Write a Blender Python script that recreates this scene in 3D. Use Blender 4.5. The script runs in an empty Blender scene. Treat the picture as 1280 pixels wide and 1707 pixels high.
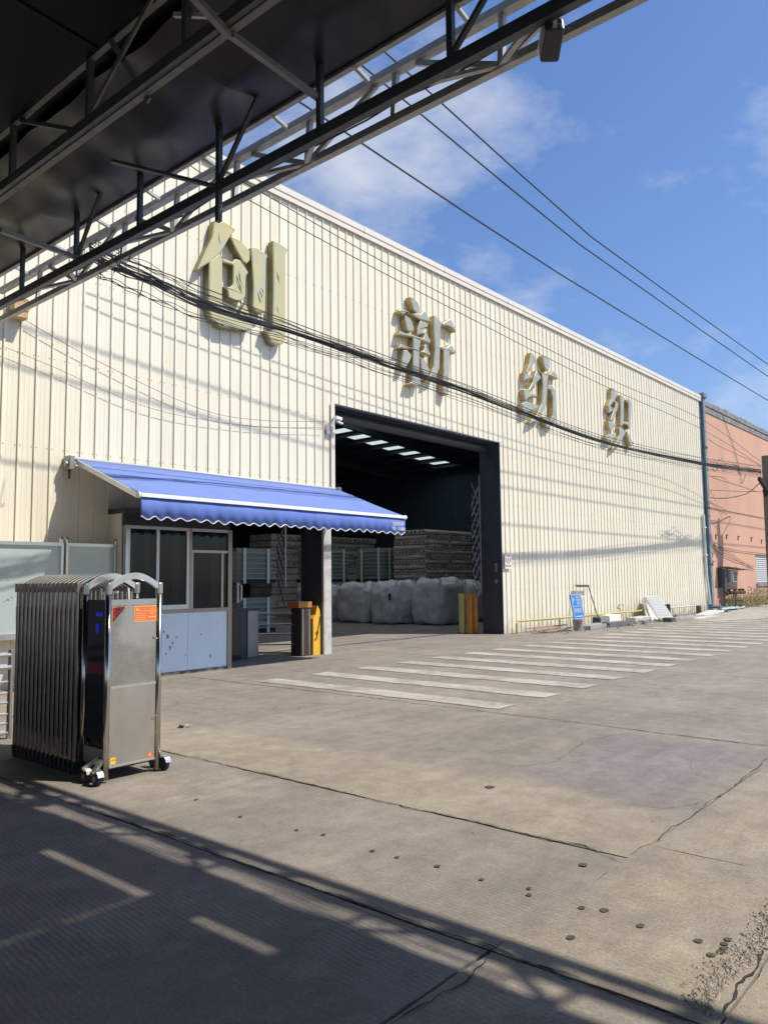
import bpy, bmesh, math, random
from math import sin, cos, pi, radians, sqrt, atan2
from mathutils import Vector, Matrix
rnd = random.Random(11)
S = bpy.context.scene
COL = S.collection

# ------------------------------------------------------------------ camera
F = 1300.0; EYE = Vector((0, 0, 1.5))
yaw, pitch, roll = radians(40.482), radians(5.0), radians(-0.629)
fw = Vector((cos(yaw)*cos(pitch), sin(yaw)*cos(pitch), sin(pitch)))
rt0 = Vector((sin(yaw), -cos(yaw), 0)); up0 = rt0.cross(fw)
rt = rt0*cos(roll)+up0*sin(roll); up = -rt0*sin(roll)+up0*cos(roll)
cam = bpy.data.cameras.new('camera'); camo = bpy.data.objects.new('camera', cam); COL.objects.link(camo)
camo.matrix_world = Matrix(((rt.x, up.x, -fw.x, EYE.x), (rt.y, up.y, -fw.y, EYE.y), (rt.z, up.z, -fw.z, EYE.z), (0, 0, 0, 1)))
cam.sensor_fit = 'VERTICAL'; cam.sensor_height = 24.0; cam.lens = 24.0*F/1707.0
cam.clip_start = 0.05; cam.clip_end = 3000
S.camera = camo

def ray(x, y): return fw+rt*((x-640)/F)+up*((853.5-y)/F)
def onY(x, y, Y): d = ray(x, y); return EYE+d*(Y/d.y)
def onX(x, y, X): d = ray(x, y); return EYE+d*(X/d.x)
def onG(x, y, z=0.0): d = ray(x, y); return EYE+d*((z-1.5)/d.z)

# ------------------------------------------------------------------ sun, sky, exposure
SUN = Vector((-0.56, 1.0, -1.62)).normalized()
W = bpy.data.worlds.new('World'); S.world = W; W.use_nodes = True
nt = W.node_tree; nt.nodes.clear()
def N(t, typ, **kw):
    n = t.nodes.new(typ)
    for k, v in kw.items(): setattr(n, k, v)
    return n
out = N(nt, 'ShaderNodeOutputWorld'); bg = N(nt, 'ShaderNodeBackground'); bg.inputs[1].default_value = 0.10
sky = N(nt, 'ShaderNodeTexSky'); sky.sky_type = 'NISHITA'; sky.sun_disc = False
sky.sun_elevation = math.asin(-SUN.z); sky.sun_rotation = atan2(-SUN.x, -SUN.y)
sky.air_density = 1.25; sky.dust_density = 0.7; sky.ozone_density = 2.2
tc = N(nt, 'ShaderNodeTexCoord'); mp = N(nt, 'ShaderNodeMapping'); mp.inputs['Scale'].default_value = (1, 1, 1.9); mp.inputs['Location'].default_value = (5.946, 43.015, 17.079)
nz = N(nt, 'ShaderNodeTexNoise'); nz.inputs['Scale'].default_value = 3.4; nz.inputs['Detail'].default_value = 7; nz.inputs['Roughness'].default_value = 0.58
cr = N(nt, 'ShaderNodeValToRGB'); cr.color_ramp.elements[0].position = 0.515; cr.color_ramp.elements[1].position = 0.80
cr.color_ramp.elements[0].color = (0, 0, 0, 1); cr.color_ramp.elements[1].color = (0.8, 0.8, 0.8, 1)
mx = N(nt, 'ShaderNodeMix'); mx.data_type = 'RGBA'; mx.inputs['B'].default_value = (7.8, 8.1, 8.6, 1)
tint = N(nt, 'ShaderNodeMix'); tint.data_type = 'RGBA'; tint.blend_type = 'MULTIPLY'; tint.inputs['Factor'].default_value = 1; tint.inputs['B'].default_value = (0.90, 1.07, 1.42, 1)
L = nt.links.new
L(tc.outputs['Generated'], mp.inputs['Vector']); L(mp.outputs[0], nz.inputs['Vector']); L(nz.outputs[0], cr.inputs[0])
L(sky.outputs[0], tint.inputs['A']); L(tint.outputs['Result'], mx.inputs['A']); L(cr.outputs[0], mx.inputs['Factor'])
L(mx.outputs['Result'], bg.inputs[0]); L(bg.outputs[0], out.inputs[0])
sl = bpy.data.lights.new('sun', 'SUN'); sl.energy = 5.0; sl.angle = radians(0.53); sl.color = (1.0, 0.945, 0.845)
so = bpy.data.objects.new('sun', sl); COL.objects.link(so); so.location = (10, -20, 30)
so.rotation_euler = SUN.to_track_quat('-Z', 'Y').to_euler()
S.view_settings.view_transform = 'Standard'; S.view_settings.look = 'None'
S.view_settings.exposure = 0.10; S.view_settings.gamma = 1; S.view_settings.use_curve_mapping = False

# ------------------------------------------------------------------ materials
MATS = {}
def mat(name, col, rough=0.6, metal=0.0, var=0.0, vscale=3.0, bump=0.0, bscale=40.0, col2=None, stretch=(1, 1, 1),
        spec=0.5, emit=None, estr=0.0, trans=0.0, alpha=1.0, speck=0.0, coat=0.0, rvar=0.0):
    if name in MATS: return MATS[name]
    m = bpy.data.materials.new(name); m.use_nodes = True; t = m.node_tree; b = t.nodes['Principled BSDF']; l = t.links.new
    b.inputs['Base Color'].default_value = (*col, 1); b.inputs['Roughness'].default_value = rough; b.inputs['Metallic'].default_value = metal
    b.inputs['Specular IOR Level'].default_value = spec
    if trans: b.inputs['Transmission Weight'].default_value = trans
    if alpha < 1: b.inputs['Alpha'].default_value = alpha
    if coat: b.inputs['Coat Weight'].default_value = coat
    if emit: b.inputs['Emission Color'].default_value = (*emit, 1); b.inputs['Emission Strength'].default_value = estr
    if var or col2 or bump or rvar or speck:
        c = N(t, 'ShaderNodeTexCoord'); mpn = N(t, 'ShaderNodeMapping'); mpn.inputs['Scale'].default_value = stretch
        geo = N(t, 'ShaderNodeNewGeometry'); l(geo.outputs['Position'], mpn.inputs['Vector'])
        n1 = N(t, 'ShaderNodeTexNoise'); n1.inputs['Scale'].default_value = vscale; n1.inputs['Detail'].default_value = 8; n1.inputs['Roughness'].default_value = 0.62
        l(mpn.outputs[0], n1.inputs['Vector'])
        r = N(t, 'ShaderNodeValToRGB'); r.color_ramp.elements[0].position = 0.32; r.color_ramp.elements[1].position = 0.7
        a = col; bcol = col2 if col2 else tuple(x*(1-var) for x in col)
        up_ = tuple(min(1, x*(1+var*0.5)) for x in a) if not col2 else a
        r.color_ramp.elements[0].color = (*bcol, 1); r.color_ramp.elements[1].color = (*up_, 1)
        l(n1.outputs[0], r.inputs[0]); last = r.outputs[0]
        if speck:
            n3 = N(t, 'ShaderNodeTexNoise'); n3.inputs['Scale'].default_value = 160; n3.inputs['Detail'].default_value = 3
            l(mpn.outputs[0], n3.inputs['Vector'])
            r3 = N(t, 'ShaderNodeMapRange'); r3.inputs['From Min'].default_value = 0.3; r3.inputs['From Max'].default_value = 0.7
            r3.inputs['To Min'].default_value = 1-speck; r3.inputs['To Max'].default_value = 1+speck; l(n3.outputs[0], r3.inputs[0])
            mm = N(t, 'ShaderNodeMix'); mm.data_type = 'RGBA'; mm.blend_type = 'MULTIPLY'; mm.inputs['Factor'].default_value = 1
            l(last, mm.inputs['A']); l(r3.outputs[0], mm.inputs['B']); last = mm.outputs['Result']
        l(last, b.inputs['Base Color'])
        if rvar:
            rr = N(t, 'ShaderNodeMapRange'); rr.inputs['To Min'].default_value = max(0.02, rough-rvar); rr.inputs['To Max'].default_value = rough+rvar
            l(n1.outputs[0], rr.inputs[0]); l(rr.outputs[0], b.inputs['Roughness'])
        if bump:
            n2 = N(t, 'ShaderNodeTexNoise'); n2.inputs['Scale'].default_value = bscale; n2.inputs['Detail'].default_value = 6
            l(mpn.outputs[0], n2.inputs['Vector'])
            bp = N(t, 'ShaderNodeBump'); bp.inputs['Strength'].default_value = bump; bp.inputs['Distance'].default_value = 0.02
            l(n2.outputs[0], bp.inputs['Height']); l(bp.outputs[0], b.inputs['Normal'])
    MATS[name] = m; return m

def concrete(name, col, col2, groove=0.25, patch=None):
    """worn road concrete: mottling, specks, dark stains, broom grooves as relief"""
    m = bpy.data.materials.new(name); m.use_nodes = True; t = m.node_tree; b = t.nodes['Principled BSDF']; l = t.links.new
    geo = N(t, 'ShaderNodeNewGeometry'); P = geo.outputs['Position']
    def noise(sc, det=8, ro=0.6, st=None):
        n = N(t, 'ShaderNodeTexNoise'); n.inputs['Scale'].default_value = sc; n.inputs['Detail'].default_value = det; n.inputs['Roughness'].default_value = ro
        if st:
            q = N(t, 'ShaderNodeMapping'); q.inputs['Scale'].default_value = st; l(P, q.inputs['Vector']); l(q.outputs[0], n.inputs['Vector'])
        else: l(P, n.inputs['Vector'])
        return n.outputs[0]
    def rng(s, a, b_, c, d):
        r = N(t, 'ShaderNodeMapRange'); r.inputs['From Min'].default_value = a; r.inputs['From Max'].default_value = b_
        r.inputs['To Min'].default_value = c; r.inputs['To Max'].default_value = d; l(s, r.inputs[0]); return r.outputs[0]
    def mul(a, b_):
        q = N(t, 'ShaderNodeMix'); q.data_type = 'RGBA'; q.blend_type = 'MULTIPLY'; q.inputs['Factor'].default_value = 1
        l(a, q.inputs['A']); l(b_, q.inputs['B']); return q.outputs['Result']
    r = N(t, 'ShaderNodeValToRGB'); r.color_ramp.elements[0].position = 0.33; r.color_ramp.elements[1].position = 0.68
    r.color_ramp.elements[0].color = (*col2, 1); r.color_ramp.elements[1].color = (*col, 1)
    l(noise(0.9, 9, 0.62), r.inputs[0]); c = r.outputs[0]
    # the yellowish repair strip, the later tan pour and the darker worn patch, each with its own ragged outline
    sep = N(t, 'ShaderNodeSeparateXYZ')
    wn = N(t, 'ShaderNodeTexNoise'); wn.inputs['Scale'].default_value = 1.3; wn.inputs['Detail'].default_value = 7; wn.inputs['Roughness'].default_value = .65; l(P, wn.inputs['Vector'])
    wa = N(t, 'ShaderNodeVectorMath', operation='SUBTRACT'); wa.inputs[1].default_value = (.5, .5, .5); l(wn.outputs['Color'], wa.inputs[0])
    wb = N(t, 'ShaderNodeVectorMath', operation='MULTIPLY_ADD'); wb.inputs[1].default_value = (.9, .9, 0); l(wa.outputs[0], wb.inputs[0]); l(P, wb.inputs[2]); l(wb.outputs[0], sep.inputs[0])
    sp0 = N(t, 'ShaderNodeSeparateXYZ'); l(P, sp0.inputs[0])
    def mth(op, a, b_):
        q = N(t, 'ShaderNodeMath', operation=op)
        for i_, v_ in enumerate((a, b_)):
            if isinstance(v_, (int, float)): q.inputs[i_].default_value = v_
            else: l(v_, q.inputs[i_])
        return q.outputs[0]
    def blend(base, colr, fac):
        q = N(t, 'ShaderNodeMix'); q.data_type = 'RGBA'; l(base, q.inputs['A']); q.inputs['B'].default_value = (*colr, 1); l(fac, q.inputs['Factor']); return q.outputs['Result']
    if patch:
        wx, wy = sep.outputs['X'], sep.outputs['Y']; ox, oy = sp0.outputs['X'], sp0.outputs['Y']
        strip_ = mth('MULTIPLY', rng(ox, 4.12, 4.14, 0, 1), rng(wx, 5.02, 5.22, 1, 0))
        strip_ = mth('MULTIPLY', strip_, rng(oy, 1.82, 1.84, 0, 1))
        pour = mth('MULTIPLY', rng(ox, 2.77, 2.79, 0, 1), mth('MULTIPLY', rng(wy, 1.72, 1.92, 1, 0), rng(wx, 8.2, 9.2, 1, 0)))
        tanm = mth('MULTIPLY', mth('MAXIMUM', strip_, pour), rng(noise(2.2, 7, .7), .32, .62, .25, 1.0))
        c = blend(c, (.345, .292, .215), tanm)
        dk = mth('MULTIPLY', mth('MULTIPLY', rng(wx, 5.1, 5.3, 0, 1), rng(wx, 7.2, 7.4, 1, 0)), mth('MULTIPLY', rng(wy, 1.9, 2.1, 0, 1), rng(wy, 3.1, 3.4, 1, 0)))
        c = blend(c, (.235, .205, .20), mth('MULTIPLY', dk, .75))
        scr = mth('MULTIPLY', mth('MULTIPLY', rng(wx, 3.1, 3.3, 0, 1), rng(wx, 3.9, 4.1, 1, 0)), mth('MULTIPLY', rng(wy, 4.3, 4.6, 0, 1), rng(wy, 5.0, 5.3, 1, 0)))
        c = blend(c, (.38, .33, .26), mth('MULTIPLY', scr, rng(noise(7, 4, .6, (.4, 1.6, 1)), .45, .6, 0, .8)))
    c = mul(c, rng(noise(5, 8, 0.75), 0.3, 0.72, 0.74, 1.18))
    c = mul(c, rng(noise(55, 5, 0.8), 0.3, 0.7, 0.78, 1.2))
    c = mul(c, rng(noise(.5, 6, .7, (.22, 1.8, 1)), .35, .65, .84, 1.08))
    c = mul(c, rng(noise(1.1, 7, 0.65, (1.0, 0.22, 1)), 0.28, 0.66, 0.86, 1.06))
    c = mul(c, rng(noise(150, 4, 0.75), 0.32, 0.7, 0.76, 1.2))
    c = mul(c, rng(noise(11, 6, 0.65), 0.28, 0.38, 0.74, 1.0))
    # fine cracks
    v = N(t, 'ShaderNodeTexVoronoi'); v.feature = 'DISTANCE_TO_EDGE'; v.inputs['Scale'].default_value = 0.33
    wob = N(t, 'ShaderNodeTexNoise'); wob.inputs['Scale'].default_value = 1.6; wob.inputs['Detail'].default_value = 6; l(P, wob.inputs['Vector'])
    ad = N(t, 'ShaderNodeVectorMath', operation='MULTIPLY_ADD'); ad.inputs[1].default_value = (0.9, 0.9, 0.9); l(wob.outputs['Color'], ad.inputs[0]); l(P, ad.inputs[2]); l(ad.outputs[0], v.inputs['Vector'])
    fine = rng(v.outputs['Distance'], 0.0, 0.0035, 0.0, 1.0)
    mask = rng(noise(0.55, 3), 0.5, 0.6, 1.0, 0.0)
    mxx = N(t, 'ShaderNodeMath', operation='MAXIMUM'); l(fine, mxx.inputs[0]); l(mask, mxx.inputs[1])
    c = mul(c, rng(mxx.outputs[0], 0, 1, 0.6, 1.0))
    l(c, b.inputs['Base Color'])
    l(rng(noise(3), 0.3, 0.7, 0.72, 0.92), b.inputs['Roughness']); b.inputs['Specular IOR Level'].default_value = 0.35
    wv = N(t, 'ShaderNodeTexWave'); wv.wave_type = 'BANDS'; wv.bands_direction = 'X'; wv.inputs['Scale'].default_value = 11; wv.inputs['Distortion'].default_value = 3.5; wv.inputs['Detail'].default_value = 3; wv.inputs['Detail Scale'].default_value = 0.8
    rm = N(t, 'ShaderNodeMapping'); rm.inputs['Rotation'].default_value = (0, 0, radians(6)); l(P, rm.inputs['Vector']); l(rm.outputs[0], wv.inputs['Vector'])
    gm = rng(noise(0.7, 3), 0.42, 0.6, 0.0, 1.0)
    ml = N(t, 'ShaderNodeMath', operation='MULTIPLY'); l(wv.outputs['Fac'], ml.inputs[0]); l(gm, ml.inputs[1])
    b1 = N(t, 'ShaderNodeBump'); b1.inputs['Strength'].default_value = groove; b1.inputs['Distance'].default_value = 0.006; l(ml.outputs[0], b1.inputs['Height'])
    b2 = N(t, 'ShaderNodeBump'); b2.inputs['Strength'].default_value = 0.5; b2.inputs['Distance'].default_value = 0.008
    l(noise(95, 6, 0.7), b2.inputs['Height']); l(b1.outputs[0], b2.inputs['Normal']); l(b2.outputs[0], b.inputs['Normal'])
    return m

CON = [concrete('concrete_yard', (.302, .262, .216), (.240, .210, .174), .25, True),
       concrete('concrete_tan', (.345, .292, .215), (.28, .24, .185), 0.15),
       concrete('concrete_dark', (.290, .252, .214), (.232, .204, .177)),
       concrete('concrete_warm', (.325, .278, .225), (.26, .226, .187))]
PALE = concrete('concrete_pale', (.42, .385, .33), (.34, .31, .265), 0.1)
SUBB = mat('joint_dirt', (.05, .045, .04), .95)
CREAM = mat('cream_steel', (.86, .80, .64), .42, 0.0, col2=(.82, .755, .59), vscale=.7, stretch=(1, 1, .3), spec=.45)
def grime(mn):
    t = mn.node_tree; b = t.nodes['Principled BSDF']; l = t.links.new
    src = b.inputs['Base Color'].links[0].from_socket
    g = N(t, 'ShaderNodeNewGeometry'); q = N(t, 'ShaderNodeMapping'); q.inputs['Scale'].default_value = (7, 7, .35); l(g.outputs['Position'], q.inputs['Vector'])
    n = N(t, 'ShaderNodeTexNoise'); n.inputs['Scale'].default_value = 1.0; n.inputs['Detail'].default_value = 7; n.inputs['Roughness'].default_value = .7; l(q.outputs[0], n.inputs['Vector'])
    r = N(t, 'ShaderNodeValToRGB'); r.color_ramp.elements[0].position = .30; r.color_ramp.elements[1].position = .52
    r.color_ramp.elements[0].color = (.93, .905, .86, 1); r.color_ramp.elements[1].color = (1, 1, 1, 1); l(n.outputs[0], r.inputs[0])
    m = N(t, 'ShaderNodeMix'); m.data_type = 'RGBA'; m.blend_type = 'MULTIPLY'; m.inputs['Factor'].default_value = 1
    l(src, m.inputs['A']); l(r.outputs[0], m.inputs['B'])
    oi = N(t, 'ShaderNodeObjectInfo'); mr = N(t, 'ShaderNodeMapRange'); mr.inputs['To Min'].default_value = .955; mr.inputs['To Max'].default_value = 1.01; l(oi.outputs['Random'], mr.inputs[0])
    m2 = N(t, 'ShaderNodeMix'); m2.data_type = 'RGBA'; m2.blend_type = 'MULTIPLY'; m2.inputs['Factor'].default_value = 1
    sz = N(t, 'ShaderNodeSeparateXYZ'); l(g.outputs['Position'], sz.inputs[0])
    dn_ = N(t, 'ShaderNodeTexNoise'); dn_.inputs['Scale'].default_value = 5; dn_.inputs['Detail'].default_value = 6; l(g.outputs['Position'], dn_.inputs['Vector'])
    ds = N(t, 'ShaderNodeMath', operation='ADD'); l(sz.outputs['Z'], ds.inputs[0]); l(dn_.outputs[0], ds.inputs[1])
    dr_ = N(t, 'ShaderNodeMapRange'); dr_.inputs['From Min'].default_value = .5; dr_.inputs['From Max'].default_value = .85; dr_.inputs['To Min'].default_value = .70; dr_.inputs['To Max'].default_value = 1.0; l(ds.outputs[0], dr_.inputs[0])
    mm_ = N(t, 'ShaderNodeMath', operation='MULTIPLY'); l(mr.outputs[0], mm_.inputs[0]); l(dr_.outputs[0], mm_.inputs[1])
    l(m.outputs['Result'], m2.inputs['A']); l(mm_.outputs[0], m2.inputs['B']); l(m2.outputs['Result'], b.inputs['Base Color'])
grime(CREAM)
CREAMTRIM = mat('cream_trim', (.76, .70, .60), .45, var=.06, vscale=1.5)
RIB = mat('seam_steel', (.60, .56, .46), .5)
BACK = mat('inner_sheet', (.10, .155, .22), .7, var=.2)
STEELDK = mat('dark_blue_steel', (.055, .065, .085), .45, 0.2, var=.25, vscale=4)
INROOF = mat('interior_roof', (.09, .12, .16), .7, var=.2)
SKYL = None
JADE = mat('jade_resin', (.45, .49, .35), .33, 0.0, col2=(.62, .50, .22), vscale=2.2, stretch=(1, 1, .8), spec=.55, bump=.3, bscale=9)
JADEG = mat('jade_resin_grey', (.42, .43, .36), .4, 0.0, col2=(.32, .335, .28), vscale=3.5, coat=.1, spec=.4, bump=.12, bscale=5)
GOLD = mat('gold_side', (.52, .37, .14), .4, 0.1, col2=(.33, .25, .11), vscale=5)
OLIVE = mat('olive_side', (.36, .30, .12), .45, 0.1, col2=(.20, .17, .08), vscale=5)
LIP = mat('pale_edge', (.66, .60, .36), .4)
VEIN = mat('carved_vein', (.14, .11, .05), .6)
BLUECAN = mat('blue_canvas', (.130, .20, .47), .75, var=.08, vscale=2, stretch=(1, 1, 1), bump=.08, bscale=3)
BLUEVAL = mat('blue_valance', (.10, .165, .47), .8, var=.10, vscale=22, stretch=(6, 1, .2))
WHITE = mat('white_paint', (.80, .80, .78), .4)
WHITEDIRTY = mat('white_worn', (.62, .60, .56), .55, col2=(.42, .40, .36), vscale=6, bump=.1)
ALU = mat('aluminium', (.60, .60, .60), .35, .8, var=.12, vscale=5)
BRONZE = mat('bronze_frame', (.33, .27, .22), .4, .6)
STST = mat('stainless', (.56, .52, .47), .2, 1.0, var=.12, vscale=6, stretch=(1, 1, .2), rvar=.08)
STBR = mat('stainless_brushed', (.72, .68, .61), .30, 1.0, col2=(.56, .53, .48), vscale=2.0, stretch=(1, 1, .6), rvar=.07)
STDK = mat('stainless_tinted', (.44, .38, .33), .22, 1.0, var=.2, vscale=8)
CAPM = mat('cap_worn', (.45, .33, .27), .35, .5, col2=(.60, .52, .46), vscale=30)
BLKP = mat('black_panel', (.012, .014, .022), .12)
RUB = mat('rubber', (.018, .018, .02), .7)
BOOTHBL = mat('pale_blue_panel', (.74, .84, .93), .35, col2=(.66, .77, .88), vscale=3, stretch=(1, 1, .4))
GLASS = mat('dark_glass', (.012, .018, .02), .05, 0.0, spec=.45, alpha=.55)
GLASS2 = mat('board_glass', (.20, .25, .25), .10, 0.0, col2=(.26, .31, .30), vscale=1.4, spec=.8)
BOARDW = mat('board_back', (.42, .48, .46), .12, var=.12, vscale=1.6, spec=.8, coat=.6)
YEL = mat('barrier_yellow', (.82, .46, .045), .45, var=.12, vscale=6)
ORG = mat('orange_paint', (.52, .21, .045), .5, var=.15)
YELR = mat('yellow_pipe', (.62, .47, .10), .45, col2=(.42, .36, .18), vscale=14)
CANST = mat('canopy_steel', (.50, .50, .48), .5, .15, col2=(.34, .34, .33), vscale=9, bump=.05)
CANDK = mat('canopy_steel_dark', (.085, .095, .105), .45, .2, var=.3, vscale=8)  # canopy steel with the roof's shade put into its colour, also for dark fittings
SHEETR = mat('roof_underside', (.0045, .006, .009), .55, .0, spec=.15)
CANIN = mat('canopy_steel_shaded', (.20, .195, .185), .55, .15, col2=(.13, .13, .125), vscale=9)  # canopy steel darkened in colour for the shade under the roof
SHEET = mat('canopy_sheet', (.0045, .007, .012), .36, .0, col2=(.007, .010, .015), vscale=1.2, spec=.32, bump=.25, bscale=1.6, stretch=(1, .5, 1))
WIREM = mat('black_cable', (.02, .02, .022), .6)
WIREG = mat('grey_cable', (.12, .12, .11), .6)
PINK = mat('pink_render', (.64, .355, .235), .85, col2=(.53, .315, .23), vscale=.8, stretch=(1, 1, .35), bump=.15, bscale=30)
COPE = mat('weathered_coping', (.30, .29, .27), .85, col2=(.16, .155, .15), vscale=3, bump=.4, bscale=12)
BLUEDP = mat('blue_grey_steel', (.21, .255, .265), .5, var=.2, vscale=4)
PVC = mat('pvc_pipe', (.62, .66, .66), .4)
POLEM = mat('pole_concrete', (.17, .155, .135), .9, var=.25, vscale=9, bump=.3)
SIGNB = mat('sign_blue', (.02, .22, .62), .4)
RED = mat('red_print', (.55, .035, .03), .5)
REDD = mat('dark_red', (.20, .02, .03), .35)
ORSTK = mat('orange_sticker', (.85, .17, .03), .4)
YLINE = mat('sticker_line', (.95, .62, .22), .45)
YSTK = mat('yellow_sticker', (.85, .55, .04), .45)
LED = mat('blue_display', (.01, .01, .05), .3, emit=(.02, .03, 1.0), estr=.22)
BAGM = mat('woven_bag', (.66, .67, .66), .8, col2=(.50, .51, .51), vscale=4, bump=.9, bscale=9)
ROLLM = mat('fabric_roll', (.48, .45, .41), .8, var=.3, vscale=2)
ROLLIN = mat('core_hole_shade', (.07, .055, .04), .8)  # dark colour paints the shade inside each roll's hollow core
TRAYM = mat('tray_plastic', (.26, .30, .28), .35, var=.15, vscale=4)
FILMM = mat('stretch_film', (.70, .74, .72), .25)
LIPM = mat('tray_lip', (.38, .42, .40), .4)
PAINT = None
def paint_mat():
    m = bpy.data.materials.new('road_paint'); m.use_nodes = True; t = m.node_tree; b = t.nodes['Principled BSDF']; l = t.links.new
    g = N(t, 'ShaderNodeNewGeometry'); n = N(t, 'ShaderNodeTexNoise'); n.inputs['Scale'].default_value = 9; n.inputs['Detail'].default_value = 9; n.inputs['Roughness'].default_value = .75
    l(g.outputs['Position'], n.inputs['Vector'])
    n2 = N(t, 'ShaderNodeTexNoise'); n2.inputs['Scale'].default_value = 1.3; n2.inputs['Detail'].default_value = 4; l(g.outputs['Position'], n2.inputs['Vector'])
    a = N(t, 'ShaderNodeMath', operation='ADD'); l(n.outputs[0], a.inputs[0]); l(n2.outputs[0], a.inputs[1])
    r = N(t, 'ShaderNodeValToRGB'); r.color_ramp.elements[0].position = .42; r.color_ramp.elements[1].position = .55
    r.color_ramp.elements[0].color = (.27, .235, .195, 1); r.color_ramp.elements[1].color = (.43, .39, .335, 1)
    h = N(t, 'ShaderNodeMath', operation='MULTIPLY'); h.inputs[1].default_value = .5; l(a.outputs[0], h.inputs[0]); l(h.outputs[0], r.inputs[0])
    l(r.outputs[0], b.inputs['Base Color']); b.inputs['Roughness'].default_value = .8
    bp = N(t, 'ShaderNodeBump'); bp.inputs['Strength'].default_value = .4; bp.inputs['Distance'].default_value = .006
    n3 = N(t, 'ShaderNodeTexNoise'); n3.inputs['Scale'].default_value = 110; l(g.outputs['Position'], n3.inputs['Vector']); l(n3.outputs[0], bp.inputs['Height']); l(bp.outputs[0], b.inputs['Normal'])
    return m
PAINT = paint_mat()
def sky_mat():
    m = bpy.data.materials.new('skylight_sheet'); m.use_nodes = True; t = m.node_tree; t.nodes.clear()
    o = N(t, 'ShaderNodeOutputMaterial'); a = N(t, 'ShaderNodeBsdfTranslucent'); a.inputs[0].default_value = (.40, .45, .40, 1)
    t.links.new(a.outputs[0], o.inputs[0]); return m
SKYL = sky_mat(); SKYFILL = SKYL.copy(); SKYFILL.name = 'skylight_fill'; SKYFILL.node_tree.nodes['Translucent BSDF'].inputs[0].default_value = (.8, .84, .82, 1)  # second, brighter sheet is for added roof openings out of view
def perf_mat():
    """stainless sheet embossed with a diamond pattern over the upper part"""
    m = STBR.copy(); m.name = 'embossed_stainless'; t = m.node_tree; b = t.nodes['Principled BSDF']; l = t.links.new
    g = N(t, 'ShaderNodeNewGeometry'); q = N(t, 'ShaderNodeMapping'); q.inputs['Rotation'].default_value = (0, radians(45), 0); q.inputs['Scale'].default_value = (95, 95, 95)
    l(g.outputs['Position'], q.inputs['Vector']); ck = N(t, 'ShaderNodeTexChecker'); ck.inputs['Scale'].default_value = 1; l(q.outputs[0], ck.inputs['Vector'])
    n = N(t, 'ShaderNodeTexNoise'); n.inputs['Scale'].default_value = 3.2; n.inputs['Detail'].default_value = 3; l(g.outputs['Position'], n.inputs['Vector'])
    r = N(t, 'ShaderNodeMapRange'); r.inputs['From Min'].default_value = .42; r.inputs['From Max'].default_value = .62; l(n.outputs[0], r.inputs[0])
    mu = N(t, 'ShaderNodeMath', operation='MULTIPLY'); l(ck.outputs['Fac'], mu.inputs[0]); l(r.outputs[0], mu.inputs[1])
    bp = N(t, 'ShaderNodeBump'); bp.inputs['Strength'].default_value = .55; bp.inputs['Distance'].default_value = .004; l(mu.outputs[0], bp.inputs['Height'])
    l(bp.outputs[0], b.inputs['Normal'])
    src = b.inputs['Base Color'].links[0].from_socket
    mx_ = N(t, 'ShaderNodeMix'); mx_.data_type = 'RGBA'; mx_.inputs['B'].default_value = (.22, .20, .18, 1); l(src, mx_.inputs['A'])
    k = N(t, 'ShaderNodeMath', operation='MULTIPLY'); k.inputs[1].default_value = .55; l(mu.outputs[0], k.inputs[0]); l(k.outputs[0], mx_.inputs['Factor']); l(mx_.outputs['Result'], b.inputs['Base Color'])
    return m
PERF = perf_mat()
LEAF = mat('weed_green', (.11, .17, .05), .7, col2=(.24, .24, .10), vscale=9)

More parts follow.
